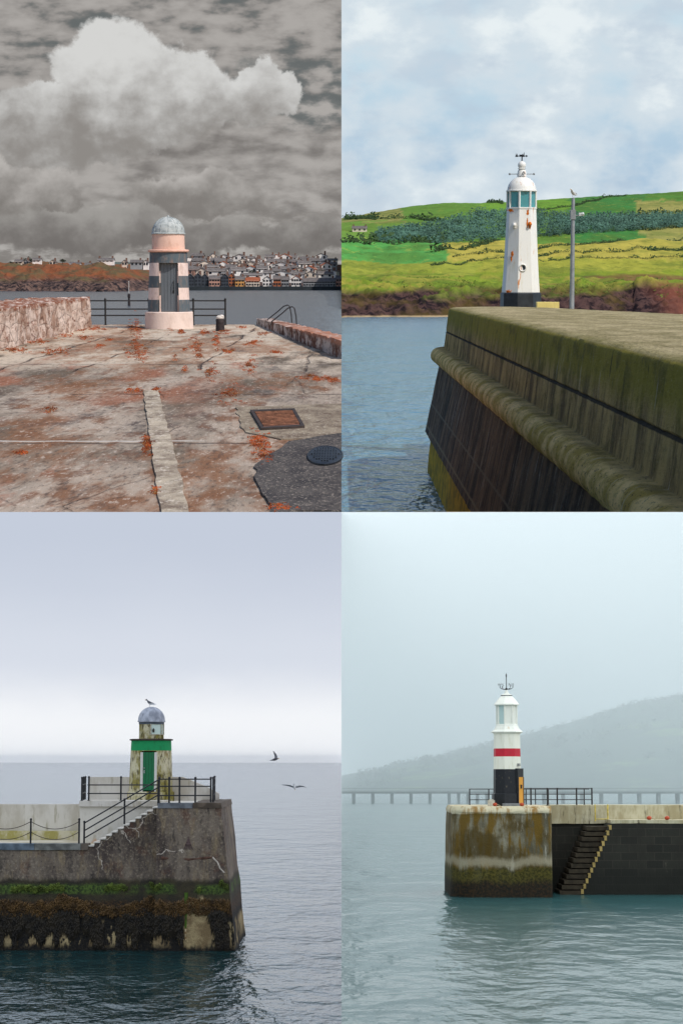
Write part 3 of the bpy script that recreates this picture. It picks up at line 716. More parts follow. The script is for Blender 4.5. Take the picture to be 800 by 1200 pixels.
for i, (u, r, lb) in enumerate([(9, 1.6, 'small dark tree at the left end of the headland'), (35, 2.2, 'round dark tree behind the white cottage on the headland'), (39, 1.7, 'dark tree right of the round one on the headland'), (76, 1.5, 'low dark tree beside the long terrace on the headland'), (15, 1.8, 'dark bushy tree left of the white farmhouse')]):
    x = (u - 400) / 2400 * 1145; z = ztl(x, 1145)
    t = thing('tree', TL, (x, 1145, z), lb, 'tree', 'trees on the headland')
    mb = MB()
    for _ in range(6): mb.leaves((random.uniform(-r, r) * .8, random.uniform(-r, r), r * random.uniform(.8, 1.5)), (r * .6, r * .6, r * .5), 60, .3)
    mb.build('crown', leafd, t, recalc=False)
    mb = MB(); mb.tube([(0, 0, -.3), (.1, 0, r)], .2, 6, .1); mb.build('trunk', barkm, t)
rnd = random.Random(21)
TLAB = ['dark tree among the houses above the dark terrace', 'dark tree behind the wide pink hotel', 'dark tree above the ochre seafront house', 'tree above the long orange roof', 'tree between houses above the orange brick house', 'tree on the slope above the white gabled house', 'tree high above the long grey shed', 'bushy tree directly behind the long grey shed', 'tree on the skyline above the dark terrace', 'tree on the skyline above the ochre house', 'tree on the skyline above the orange brick house', 'tree on the skyline above the long grey shed']
for i, (u, Y) in enumerate([(226, 1205), (252, 1160), (281, 1210), (297, 1160), (322, 1215), (345, 1160), (371, 1270), (378, 1150), (236, 1430), (284, 1440), (329, 1435), (368, 1440)]):
    x = (u - 400) / 2400 * Y; z = ztl(x, Y); r = rnd.uniform(2.0, 3.0)
    t = thing('tree', TL, (x, Y, z), TLAB[i], 'tree', 'trees in the hillside town'); mb = MB()
    for _ in range(6): mb.leaves((rnd.uniform(-r, r) * .8, rnd.uniform(-r, r), r * rnd.uniform(1.0, 2.0)), (r * .6, r * .6, r * .6), 60, .35)
    mb.build('crown', leafd, t, recalc=False); mb = MB(); mb.tube([(0, 0, -.5), (.1, 0, r * 1.2)], .22, 6, .1); mb.build('trunk', barkm, t)
#%%PART3
# ================================================================== STAGE 2: white octagonal light on the harbour wall, green hills
def ztr(x, y):
    u = 400 + 2400 * x / y
    t = [(574, -11), (582, -9.0), (596, -6.2), (612, -2.6), (640, -.6), (700, .6), (800, 4.4), (900, 9.5), (1000, 16.5), (1080, 21.5), (1130, 20.5), (1200, 24), (1300, 35), (1500, 51), (1750, 66), (2000, 76), (2300, 80)]
    yy = y + 16 * fb(x * .012, y * .008, 2) - (u - 560) * .05
    z = lerp_tab(t, yy)
    if y > 1100: z *= 1 + .17 * ((u - 560) / 240) * min(1, (y - 1100) / 500)
    if y > 1300: z += 3.0 * math.exp(-((u - 510) / 45) ** 2) * min(1, (y - 1300) / 500) - 5.5 * math.exp(-((u - 395) / 45) ** 2) * min(1, (y - 1300) / 500)
    # cliffs
    if y < 640: z += 2.2 * fb(x * .06, y * .05, 7) + 1.2 * fb(x * .25, y * .2, 3) + (1.5 if u > 740 else 0) * min(1, (y - 578) / 40 if y > 578 else 0)
    else: z += (1.0 + 1.6 * (y < 1100)) * fb(x * .022, y * .012, 5)
    return z
def fieldcol(x, y, z, u, v):
    """real field colours of the hillside (linear)"""
    w = u + 9 * fb(x * .01, y * .01, 3); q = v + 4 * fb(x * .02, y * .02, 9)
    yellow, lime, green, deep, straw, wood = (.47, .40, .075), (.26, .32, .03), (.13, .27, .045), (.06, .20, .045), (.42, .36, .12), (.035, .075, .045)
    if y > 1120:
        c = green
        if w < 500 and q > 262: c = (.16, .30, .05)
        if 470 > w and q < 262: c = (.30, .29, .09)
        if w > 560 and q < 252: c = (.16, .33, .04)
        if 665 < w < 762: c = (.055, .22, .05)
        if w > 745 + (268 - q) * -.2 and q > 236: c = (.33, .31, .09)
        if w > 750 and q <= 236: c = (.09, .24, .04)
        if q > 284 and w < 520: c = (.07, .33, .09)
        if 284 < q < 292 and w < 440: c = (.05, .24, .07)
    else:
        c = lime
        if w > 495 + (300 - q) * 1.2 and q < 318: c = yellow
        if w > 560 and 303 < q < 318: c = (.36, .36, .05)
        if w < 520 and q < 306: c = (.10, .36, .08)
        if w < 560 and 306 <= q < 322: c = (.33, .36, .05)
        if q > 322: c = (.22, .30, .03) if fb(x * .03, y * .05, 8) > -.1 else (.33, .31, .05)
    return c
n = NT('hill_fields'); at = n.t.nodes.new('ShaderNodeAttribute'); at.attribute_name = 'field'
a = n.noise(.03, (1, .6, 1), 8, .65); b = n.noise(.16, (1, .5, 1), 6, .7, off=(3, 3, 1)); r = n.noise(.3, (1, 1, .35), 8, .7)
col = n.mix(n.mul(n.st(a, .42, .62), .55), at.outputs[0], c255(88, 112, 44)); col = n.mix(n.mul(n.st(b, .52, .66), .45), col, c255(70, 92, 36)); col = n.mix(n.mul(n.st(b, .44, .34), .25), col, c255(214, 200, 90))
rock = n.mix(n.st(r, .42, .58), c255(32, 25, 30), c255(88, 66, 62)); rock = n.mix(n.mul(n.st(a, .48, .6), .7), rock, c255(96, 80, 40)); rock = n.mix(n.mul(n.st(n.x, 88, 100), .6), rock, c255(140, 84, 66))
cl = n.noise(.014, detail=7, rough=.6, off=(5, 5, 5)); hz = n.sub(n.add(n.z, n.mul(n.sub(cl, .5), 17)), n.mul(n.st(n.x, 55, 110), 4)); col = n.mix(n.st(hz, -4.2, -.6), rock, col); col = n.mix(n.st(n.add(n.z, n.mul(b, .8)), -8.4, -8.9), col, c255(172, 150, 116))
HM = n.bsdf(col, .95, n.bump(n.add(b, r), .9), spec=.1)
mb = MB(); us = [392 + 3 * i for i in range(141)]; ys = [570 + 2.5 * i for i in range(32)] + [650 + 8 * i for i in range(60)] + [1130 + 22 * i for i in range(50)]; cols = []
for y in ys:
    for u in us:
        x = (u - 400) / 2400 * y; z = ztr(x, y); mb.v.append((x, y, z))
        cols.append(fieldcol(x, y, z, u, 332 - 2400 * z / y) + (1,))
W_ = len(us)
for j in range(len(ys) - 1):
    for i in range(W_ - 1): mb.f.append((j * W_ + i, j * W_ + i + 1, (j + 1) * W_ + i + 1, (j + 1) * W_ + i)); mb.mi.append(0)
me = bpy.data.meshes.new('hills'); me.from_pydata(mb.v, [], mb.f); me.materials.append(HM)
ca = me.color_attributes.new('field', 'FLOAT_COLOR', 'POINT'); ca.data.foreach_set('color', [v for c in cols for v in c])
bm = bmesh.new(); bm.from_mesh(me)
bmesh.ops.bisect_plane(bm, geom=bm.verts[:] + bm.edges[:] + bm.faces[:], plane_co=(0, 0, 0), plane_no=(-1, 0, 0), clear_outer=True); bm.to_mesh(me); bm.free()
for p in me.polygons: p.use_smooth = True
o = bpy.data.objects.new('hills', me); COL.objects.link(o); o.matrix_world = TR.M; struct(o)

def y_of(u, v, lo=600, hi=2300):
    """distance at which the hillside is met along one bearing"""
    y = lo; st = 3.0
    while y < hi:
        x = (u - 400) / 2400 * y
        if 332 - 2400 * ztr(x, y) / y <= v: return y
        y += st
    return hi
hedge_leaf = plain('hedge_leaf', c255(52, 74, 40), .9, .4, .4); wood_leaf = plain('woodland_leaf', c255(70, 102, 88), .9, .38, .04)
def hedge(pts, r, label):
    P = []
    for u, v in pts: y = y_of(u, v); P.append(Vector(((u - 400) / 2400 * y, y, 0)))
    t0 = P[0]; mb = MB()
    for a, b in zip(P, P[1:]):
        m = max(2, int((b - a).length / (r * 1.1)))
        for i in range(m):
            p = a.lerp(b, i / m); 
            if random.random() < .06 or p.x < .5: continue
            z = ztr(p.x, p.y); rr = r * random.uniform(.6, 1.25)
            if random.random() < .07: rr *= 1.8
            mb.leaves((p.x - t0.x, p.y - t0.y + random.uniform(-1, 1) * r, z - ztr(t0.x, t0.y) + rr * .4), (rr, rr, rr * .8), 24, rr * .32)
    tag(mb.build('hedge', hedge_leaf, S=TR, loc=(t0.x, t0.y, ztr(t0.x, t0.y)), recalc=False), label, 'hedge', 'hedgerows between the hill fields')
hedge([(586, 241), (560, 238), (530, 237), (500, 236)], 1.5, 'dark hedge along the skyline left of the white tower')
hedge([(405, 258), (440, 259), (480, 257), (520, 262), (545, 264)], 2.4, 'dark hedge crossing the left hillside below the top field')
hedge([(405, 286), (440, 284), (480, 286), (520, 284)], 2.8, 'thick hedge above the bright green field on the left')
hedge([(510, 297), (560, 288), (620, 279), (680, 274), (800, 266)], 1.6, 'long hedge at the upper edge of the yellow fields')
hedge([(530, 302), (580, 297), (640, 291), (700, 286), (800, 279)], 1.0, 'hedge between the upper and middle yellow fields')
hedge([(600, 300), (650, 297), (700, 295), (760, 294), (800, 291)], 1.1, 'hedge below the middle yellow field, right of the white tower')
hedge([(505, 312), (560, 307), (610, 304), (680, 303), (800, 302)], .8, 'lowest hedge, along the foot of the yellow fields')
hedge([(625, 249), (670, 243), (700, 235), (730, 231)], 1.3, 'thin hedge running up the green hill beside the lamp post')
hedge([(700, 258), (740, 256), (800, 251)], 2.6, 'hedge under the straw coloured field on the right hillside')
# woodland in the valley
mb = MB(); rnd = random.Random(11)
for _ in range(2300):
    u = rnd.uniform(440, 812); lo = lerp_tab([(440, 276), (500, 268), (560, 252), (620, 250), (690, 258), (800, 256)], u); hi = lerp_tab([(440, 286), (520, 288), (590, 282), (680, 276), (800, 268)], u)
    v = rnd.uniform(lo, hi); y = y_of(u, v, 1130); x = (u - 400) / 2400 * y; r = rnd.choice((1.1, 1.5, 2.0, 2.6, 3.4))
    if x < 4: continue
    mb.leaves((x, y, ztr(x, y) + r * .8), (r, r, r * .8), 30, r * .24)
tag(mb.build('woodland', wood_leaf, S=TR, recalc=False), 'dark green wood filling the valley between the hills', 'wood', kind='stuff')
mb = MB()
for _ in range(900):
    u = rnd.uniform(405, 800); y = rnd.uniform(612, 690); x = (u - 400) / 2400 * y; r = rnd.uniform(.3, .9)
    if fb(x * .05, y * .05, 2) < .0: continue
    mb.leaves((x, y, ztr(x, y) + r * .3), (r * 1.5, r * 1.5, r * .7), 12, r * .4)
tag(mb.build('scrub', plain('cliff_scrub', c255(92, 110, 40), .9, .5, .3), S=TR, recalc=False), 'low gorse and scrub along the cliff top', 'scrub', kind='stuff')
# white farm on the left hillside
y = y_of(421, 273, 1130); x = (421 - 400) / 2400 * y
house(TR, (x, y, ztr(x, y)), 9, 7, 2.4, 1.4, 'cream_render', 'slate', 'white farmhouse among trees on the far left hillside', nwx=3, floors=1)

# ---- the harbour wall
n = NT('mossy_harbour_wall')
st1 = n.noise(.9, (.4, 1.1, .3), 8, .72); st2 = n.noise(2.8, (.4, 1.3, .2), 8, .72, off=(4, 0, 2)); bl = n.noise(1.3, (1, .6, 1), 8, .65, off=(1, 2, 5)); gr = n.noise(13, (1, .4, 1), 6, .75)
side = n.mix(n.st(st1, .38, .6), c255(104, 86, 52), c255(184, 156, 98))
side = n.mix(n.mul(n.st(n.add(n.z, n.mul(bl, 1.2)), -1.9, -1.1), .85), side, c255(142, 132, 24))
side = n.mix(n.mul(n.st(bl, .5, .64), .6), side, c255(92, 82, 30))
side = n.mix(n.mul(n.st(st2, .60, .70), .75), side, c255(184, 176, 158)); side = n.mix(n.mul(n.st(st2, .42, .32), .7), side, c255(24, 20, 18))
low = n.mix(n.st(st1, .38, .62), c255(50, 44, 36), c255(128, 106, 82)); low = n.mix(n.mul(n.st(st2, .57, .64), .8), low, c255(168, 166, 158)); low = n.mix(n.mul(n.st(bl, .52, .66), .6), low, c255(50, 40, 30))
low = n.mix(n.mul(n.st(n.m_('ABSOLUTE', n.add(n.z, 6.0)), .06, .02), .8), low, c255(120, 112, 96)); low = n.mix(n.mul(n.st(n.m_('ABSOLUTE', n.add(n.z, 7.1)), .07, .02), .7), low, c255(140, 130, 104))
col = n.mix(n.st(n.z, -3.9, -4.0), side, low)
roll = n.mul(n.band(n.z, -3.96, -3.22, .03), n.st(n.x, 5.16, 5.06))
rc = n.mix(n.st(bl, .4, .6), c255(232, 200, 132), c255(172, 146, 64)); rc = n.mix(n.mul(n.st(gr, .52, .64), .6), rc, c255(70, 62, 44)); rc = n.mix(n.mul(n.st(st2, .58, .66), .5), rc, c255(206, 196, 170))
col = n.mix(roll, col, rc)
top = n.mix(n.st(n.noise(.8, (1, .4, 1), 7, .65, off=(6, 6, 6)), .4, .6), c255(150, 138, 96), c255(188, 172, 132)); top = n.mix(n.mul(n.st(gr, .48, .6), .65), top, c255(96, 88, 52)); top = n.mix(n.mul(n.st(gr, .42, .32), .5), top, c255(222, 208, 172)); top = n.mix(n.mul(n.st(n.x, 6.0, 5.3), .5), top, c255(110, 106, 30))
col = n.mix(n.mul(n.st(gr, .54, .68), .5), col, c255(44, 40, 28)); col = n.mix(n.mul(n.st(gr, .42, .32), .35), col, c255(186, 178, 140)); col = n.mix(n.st(n.z, -1.30, -1.235), col, top)
yel = n.mix(n.st(bl, .4, .62), c255(206, 168, 44), c255(140, 122, 40)); yel = n.mix(n.mul(n.st(st2, .55, .66), .6), yel, c255(60, 52, 24))
col = n.mix(n.st(n.add(n.z, n.mul(n.sub(bl, .5), .3)), -7.68, -7.76), col, yel)
lj = n.st(n.m_('ABSOLUTE', n.add(n.z, 2.42)), .05, .02); col = n.mix(n.mul(n.mul(lj, n.st(n.x, 5.6, 5.5)), .9), col, c255(18, 16, 12))
WM = n.bsdf(col, .85, n.bump(n.add(n.mul(gr, .9), bl), .07), spec=.3)
prof = [(16.5, -1.2), (13, -1.2), (10, -1.2), (8, -1.2), (6.6, -1.2), (5.9, -1.2), (5.55, -1.21), (5.42, -1.25), (5.35, -1.34)] + [(5.34 - .012 * i, -1.45 - .1 * i) for i in range(10)] + [(5.27, -2.40), (5.23, -2.42), (5.22, -2.44)] + [(5.21 - .012 * i, -2.55 - .1 * i) for i in range(7)] + [(5.12, -3.22)]
prof += [(4.86 - .40 * math.sin(a), -3.60 + .38 * math.cos(a)) for a in [i * math.pi / 14 for i in range(15)]] + [(4.93, -4.02), (4.88, -4.12)]
prof += [(4.88 - .0205 * i * 3, -4.12 - .3 * i) for i in range(1, 12)] + [(4.60, -7.62), (4.50, -7.68), (4.40, -8.5), (4.30, -9.8)]
def xback(y): return min(16.5, 10 + (103 - y) * .143)
mb = MB(); m = len(prof); NY = 300
for j in range(NY + 1):
    y = 26 + (103 - 26) * (j / NY) ** 1.15 if j < NY else 103.0
    for i, (x, z) in enumerate(prof):
        p = Vector((x, y, z)); d = .018 * mnoise.noise_vector(p * .9) + .018 * mnoise.noise_vector(p * 5.1)
        if y > 102.5: d *= .3
        if i < 5: x = 5.9 + (xback(y) - 5.9) * (x - 5.9) / 10.6
        mb.v.append((x + (d.x if i else 0), y, z + d.z * (.5 if i < 5 else 1)))
for j in range(NY):
    for i in range(m - 1):
        a = j * m + i; mb.f.append((a, a + 1, a + m + 1, a + m)); mb.mi.append(0)
# rounded far end: the section turns the corner
base = NY * m; TURN = 8; cx = 8.6
for k in range(1, TURN + 1):
    th = k / TURN * math.pi / 2
    for i, (x, z) in enumerate(prof):
        if i < 5: x = 5.9 + (10.0 - 5.9) * (x - 5.9) / 10.6
        r = max(.0, cx - x)
        if x >= cx: mb.v.append((cx + (x - cx) * (1 - k / TURN), 103 + 4.3 * k / TURN * .02, z)); continue
        mb.v.append((cx - r * math.cos(th), 103 + r * 1.4 * math.sin(th), z))
for k in range(TURN):
    for i in range(m - 1):
        a = base + k * m + i; mb.f.append((a, a + 1, a + m + 1, a + m)); mb.mi.append(0)
e = base + TURN * m
# top beyond the corner, under the tower
mb.addf([(8.6, 102.9, -1.204), (10.0, 103, -1.204), (8.5, 107.35, -1.204), (10.0, 103, -2.2), (8.5, 107.35, -2.2)], [(0, 1, 2), (1, 3, 4, 2)])
mb.addf([(16.5, 57.5, -1.204), (10.0, 103, -1.204), (16.5, 57.5, -2.2), (10.0, 103, -2.2)], [(0, 1, 3, 2)])
mb.addf([(8.2, 107.6, -2.0), (8.2, 116, -2.0), (17, 116, -2.0), (17, 50, -2.0), (16.4, 57, -2.0), (9.9, 102.8, -2.0), (8.2, 107.6, -9.9), (8.2, 116, -9.9), (17, 116, -9.9)], [(0, 1, 2, 3, 4, 5), (0, 6, 7, 1), (1, 7, 8, 2)])
tag(mb.build('harbour_wall', WM, S=TR, smooth=True, clip=True), 'massive mossy concrete harbour wall with a rounded string course', 'harbour wall')

# ---- the white tower
YT = 110.6; k = YT / 2400
TX, TZ = TR.X(609.5, 357, YT), TR.Z(609.5, 358.5, YT)
white = painted('weathered_white_paint', c255(232, 230, 224), .9, .45, rustcol=c255(206, 122, 34), dirtcol=c255(196, 184, 140), vs=(2.2, 2.2, .35))
t = thing('lighthouse', TR, (TX, YT, TZ), 'tall white octagonal lighthouse with black base, domed top and rust streaks', 'lighthouse')
hz = lambda v: (358.5 - v) * k; R_ = lambda w: w / 2 * k / math.cos(math.pi / 8)
ph = math.pi / 8 + .16
mb = MB(); mb.lathe([(R_(45), -2.0 - TZ), (R_(44.4), hz(344)), (R_(42), hz(343))], 8, phase=ph); mb.build('plinth', plain('black_base_paint', c255(44, 48, 54), .4, .3, 3), t, bevel=.02)
mb = MB(); mb.lathe([(R_(41.4), hz(343)), (R_(38), hz(318)), (R_(35.2), hz(290)), (R_(33), hz(262)), (R_(31.8), hz(246.5))], 8, phase=ph); sh = mb.build('shaft', white, t, bevel=.015)
mb = MB()
rust = plain('rust_stain', c255(204, 110, 30), .9, .35, 7)
mb = MB(); mb.lathe([(R_(32), hz(247)), (R_(33), hz(246.6)), (R_(33), hz(245.2)), (R_(31.5), hz(245))], 8, phase=ph); mb.build('gallery_sill', white, t)
glass = NT('lantern_glass'); glass = glass.bsdf(c255(96, 178, 184), .12, spec=.6, Transmission_Weight=.35)
mb = MB(); mb.lathe([(R_(29.6), hz(245.5)), (R_(29.6), hz(226.5))], 8, phase=ph, caps=False); mb.build('glazing', glass, t)
mb = MB()
for i in range(8):
    a = ph + i * math.pi / 4; r = R_(30.6); mb = MB(); mb.tube([(r * math.cos(a), r * math.sin(a), hz(246)), (r * math.cos(a), r * math.sin(a), hz(226))], .06, 6); mb.build('mullion', white, t)
mb = MB(); mb.lathe([(.16, 0), (.2, .15), (.12, .3), (.12, .5), (.18, .55), (.05, .62)], 12); mb.build('lamp', plain('lamp_body', c255(80, 110, 110), .4), t, loc=(0, 0, hz(244)), smooth=True)
mb = MB(); mb.lathe([(R_(31), hz(227)), (R_(33.4), hz(226.6)), (R_(33.4), hz(225.4)), (R_(31.4), hz(225))] + [(R_(31) * math.cos(a) , hz(225) + 15.6 * k * math.sin(a)) for a in [i * math.pi / 2 / 8 for i in range(1, 8)]] + [(.12, hz(208.8))], 16, phase=ph)
dome = mb.build('dome', white, t, smooth=True)
mb = MB(); mb.lathe([(5.6 * k, hz(209.5)), (5.4 * k, hz(207)), (4.6 * k, hz(203)), (3.6 * k, hz(201)), (5.2 * k, hz(200.4)), (3.4 * k, hz(199.6))], 16); mb.ball((0, 0, hz(196.4)), 4.7 * k, 10); mb.build('finial', white, dome, smooth=True)
grm = plain('grey_arm', c255(136, 138, 138), .5)
mb = MB(); mb.tube([(-14 * k, 0, hz(206.6)), (14 * k, 0, hz(206.6))], .022, 6); mb.ball((-14 * k, 0, hz(206.6)), .06, 6); mb.ball((14 * k, 0, hz(206.6)), .06, 6)
mb.tube([(0, -.3, hz(206.6)), (1.5 * k, -.3, hz(204)), (3 * k, -.3, hz(207))], .04, 5)
mb.build('cross_arm', grm, dome)
black = plain('vane_black', c255(26, 28, 32), .5, .2)
vn = thing('weather_vane', TR, (TX, YT, TZ + hz(192)), 'small black ship shaped weather vane on top of the tall white tower', 'weather vane')
mb = MB(); mb.tube([(0, 0, 0), (0, 0, 7 * k)], .035, 6); mb.build('spindle', black, vn)
mb = MB(); mb.tube([(-6.5 * k, 0, 6.0 * k), (6.5 * k, 0, 6.0 * k)], .025, 6)
for x0, z0, x1, z1, x2, z2 in ((-8, 5, -4.6, 5, -5.8, 9), (-7.6, 5.2, -7, 5.2, -7, 10), (-3.4, 5.2, 3.2, 5.4, -.2, 7.4), (-3.4, 7.6, -1.6, 5, .2, 7.6), (.2, 5, 2.8, 5, 2.6, 10.5), (-1.2, 6, 1.4, 6, .4, 8.6), (4.6, 4.6, 7, 6, 4.6, 7.4)):
    mb.addf([(x0 * k, -.02, z0 * k), (x1 * k, -.02, z1 * k), (x2 * k, -.02, z2 * k), (x0 * k, .02, z0 * k), (x1 * k, .02, z1 * k), (x2 * k, .02, z2 * k)], [(0, 1, 2), (3, 5, 4), (0, 3, 4, 1), (1, 4, 5, 2), (2, 5, 3, 0)])
mb.build('vane', black, vn)
# porthole, brackets
fr = R_(37.6) * math.cos(math.pi / 8)
fa = ph - math.pi / 8 - math.pi / 2                                        # the facet turned towards us
fy = lambda w: -w / 2 * k * 1.0
mb = MB(); mb.lathe([(3.1 * k, -.05), (4.4 * k, -.05), (4.6 * k, .03), (3.9 * k, .06), (3.1 * k, .03)], 24, caps=False)
mb.v = [(x, -z, y) for x, y, z in mb.v]; pr = mb.build('porthole', white, t, loc=(.35 * k, fy(38.6), hz(314.5)), smooth=True)
mb = MB(); mb.lathe([(.0001, .0), (3.3 * k, .0)], 24, caps=False); mb.v = [(x, -z, y) for x, y, z in mb.v]; mb.build('pane', plain('porthole_glass', c255(58, 62, 70), .2), pr, loc=(0, .012, 0))
for u, v in ((600, 266), (618, 265)):
    w = 33.6; xx = (u - 609.5) * k; yy = -(w / 2 * k) * .86
    mb = MB(); mb.box(-.06, .06, -.12, .12, -.14, .14); mb.ball((0, -.16, .02), .10, 6); mb.build('bracket_lamp', white if u < 610 else rust, t, loc=(xx, yy, hz(v)), bevel=.01)
# rust patches as thin flaking crusts on the facets
mb = MB()
for u, v, w, h in ((596, 247.5, 4, 1.6), (615.5, 250, 2, 5), (615, 262, 1, 9), (618, 266, 1.6, 4), (598, 297.5, 2.6, 3.6), (593.5, 341, 4.5, 2.2), (597, 303, 1, 4)):
    xx = (u - 609.5) * k; wd = lerp_tab([(246, 31.8), (343, 41.4)], v); rr = wd / 2 * k
    for _ in range(60):
        px_ = xx + random.gauss(0, .3) * w * k; pz = hz(v + random.gauss(0, .3) * h + abs(random.gauss(0, .8)))
        ang = math.atan2(-1, 0); sx = px_
        fpos = rr * math.cos(0)
        # front facets: distance from the axis to the facet plane measured along y
        best = None
        for i in range(8):
            a = ph + math.pi / 8 + i * math.pi / 4
            if math.sin(a) > -.2: continue
            yv = (rr - sx * math.cos(a)) / math.sin(a)
            best = yv if best is None else max(best, yv)
        s_ = random.uniform(.008, .026)
        mb.addf([(px_ - s_, best - .012, pz), (px_, best - .014, pz - s_ * 3.5), (px_ + s_, best - .012, pz), (px_, best - .014, pz + s_)], [(0, 1, 2, 3)])
mb.build('rust_patch', rust, t)
# yellow box and lamp post
x0 = TR.X(633.5, 358, 101.5); x1 = TR.X(660, 358, 101.5)
mb = MB(); mb.rough_box(0, x1 - x0, 0, .7, 0, 2.0 + TR.Z(640, 354.3, 101.5), step=.15, amp=.01, sc=3)
tag(mb.build('storage_box', painted('cream_paint', c255(226, 206, 128), 0, .3), S=TR, loc=(x0, 103.6, -2.0), bevel=.02), 'low cream yellow box on the wall between the white tower and the lamp post', 'box')
PY = 98.8; k2 = PY / 2400; PH_ = 2.0 + TR.Z(669, 231.5, PY); PD = PH_ - 5.58; PX = TR.X(669.5, 360, PY)
t = thing('lamp_post', TR, (PX, PY, -2.0), 'plain grey metal lamp post to the right of the white tower', 'lamp post')
galv = plain('galvanised', c255(150, 154, 156), .5, .15, 5, .4)
mb = MB(); mb.lathe([(.13, 0), (.12, .05), (.105, 2.5), (.095, 4.4), (.08, PH_ - .03), (.02, PH_)], 14); mb.build('pole', galv, t, smooth=True)
mb = MB(); mb.tube([(0, 0, 4.75), (.2, -.05, 4.72), (.34, -.08, 4.78)], .03, 6); mb.box(-.12, .12, -.12, .12, 4.55, 5.0); mb.v = [(x, y, z + PD) for x, y, z in mb.v]; mb.build('bracket', galv, t)
mb = MB(); mb.lathe([(.05, 0), (.17, .10), (.18, .14), (.02, .16)], 12); mb.v = [(.32 + z * 1.3, y, 4.80 + x * .5) for x, y, z in mb.v]; mb.box(.28, .52, -.1, .1, 4.72, 4.86); mb.v = [(x, y, z + PD) for x, y, z in mb.v]; mb.build('floodlight', plain('lamp_white', c255(216, 220, 216), .4), t)

# ---- gulls
def gull(S, loc, label, pose, rz, s=1.0, grey=None):
    n = NT('gull_plumage'); back = n.st(n.z, .02, .07) if pose == 'sit' else n.st(n.z, .0, .03)
    col = n.mix(back, c255(226, 226, 226), grey or c255(134, 138, 144))
    m = n.bsdf(col, .8)
    if pose == 'fly': m = plain('gull_dark_plumage', c255(84, 84, 88), .8, .35, 9)
    mb = MB()
    # body: rings from beak to tail, x forward
    if pose == 'sit': spine = [(.30, .235, .004), (.26, .24, .014), (.235, .25, .038), (.20, .255, .045), (.16, .22, .04), (.12, .16, .065), (.04, .10, .088), (-.06, .06, .085), (-.16, .03, .055), (-.26, 0, .03), (-.34, -.02, .012)]
    else: spine = [(.30, .0, .004), (.26, .005, .014), (.22, .01, .036), (.17, .01, .042), (.10, 0, .06), (.0, -.01, .075), (-.12, 0, .055), (-.22, .01, .028), (-.32, .02, .03)]
    N = 12; vs = []
    for i, (x, z, r) in enumerate(spine):
        fl = .5 if i == len(spine) - 1 else 1
        for j in range(N): a = 2 * math.pi * j / N; vs.append((x, r * math.cos(a) * (1.6 if fl < 1 else 1), z + r * math.sin(a) * fl))
    mb.addf(vs, [(i * N + j, i * N + (j + 1) % N, (i + 1) * N + (j + 1) % N, (i + 1) * N + j) for i in range(len(spine) - 1) for j in range(N)] + [tuple(range(N)), tuple((len(spine) - 1) * N + j for j in reversed(range(N)))])
    def wing(pts, ch):
        vs = []
        for (x, y, z), c in zip(pts, ch):
            for dx, dz in ((c * .5, 0), (c * .1, .018), (-c * .5, 0), (c * .1, -.008)): vs.append((x + dx, y, z + dz))
        n_ = len(pts); mb.addf(vs, [(4 * i + j, 4 * i + (j + 1) % 4, 4 * i + 4 + (j + 1) % 4, 4 * i + 4 + j) for i in range(n_ - 1) for j in range(4)] + [(0, 1, 2, 3), tuple(4 * (n_ - 1) + j for j in (3, 2, 1, 0))])
    if pose == 'sit':
        for sg in (-1, 1): wing([(.10, sg * .07, .13), (-.05, sg * .09, .10), (-.2, sg * .06, .05), (-.40, sg * .02, .0)], (.10, .16, .12, .03))
        for sg in (-1, 1): mb.tube([(0, sg * .035, .05), (.01, sg * .035, -.13)], .009, 5)
    elif pose == 'fly':
        wing([(.04, .05, .02), (.07, .28, .16), (.02, .48, .34), (-.08, .66, .58)], (.2, .18, .13, .03))
        wing([(.04, -.05, .02), (.07, -.30, .07), (.0, -.52, .03), (-.12, -.76, -.06)], (.2, .18, .13, .03))
    else:
        wing([(.04, .05, .02), (.08, .30, .16), (.03, .52, .17), (-.08, .80, .12)], (.18, .16, .11, .03))
        wing([(.04, -.05, .02), (.08, -.30, .13), (.03, -.52, .08), (-.08, -.78, -.10)], (.18, .16, .11, .03))
    mb.v = [(x * s, y * s, z * s) for x, y, z in mb.v]
    t = thing('gull', S, loc, label, 'gull', rz=rz); mb.build('body', m, t, smooth=True)
    h = .255 if pose == 'sit' else .01
    q = MB(); q.lathe([(.02, 0), (.012, .05), (.001, .08)], 8); q.v = [((.25 + z) * s, y * s, (h - .012 + x) * s) for x, y, z in q.v]; q.build('beak', plain('beak_yellow', c255(206, 160, 60), .6), t)
    q = MB()
    for sg in (-1, 1): q.ball((.235 * s, sg * .032 * s, (h + .01) * s), .008 * s, 5)
    q.build('eye', plain('eye_black', c255(12, 12, 12), .2), t)
    return t
gull(TR, (PX, PY, -2.0 + PH_ + .13), 'white gull perched on top of the lamp post', 'sit', math.radians(235), 1.0, c255(214, 216, 216))
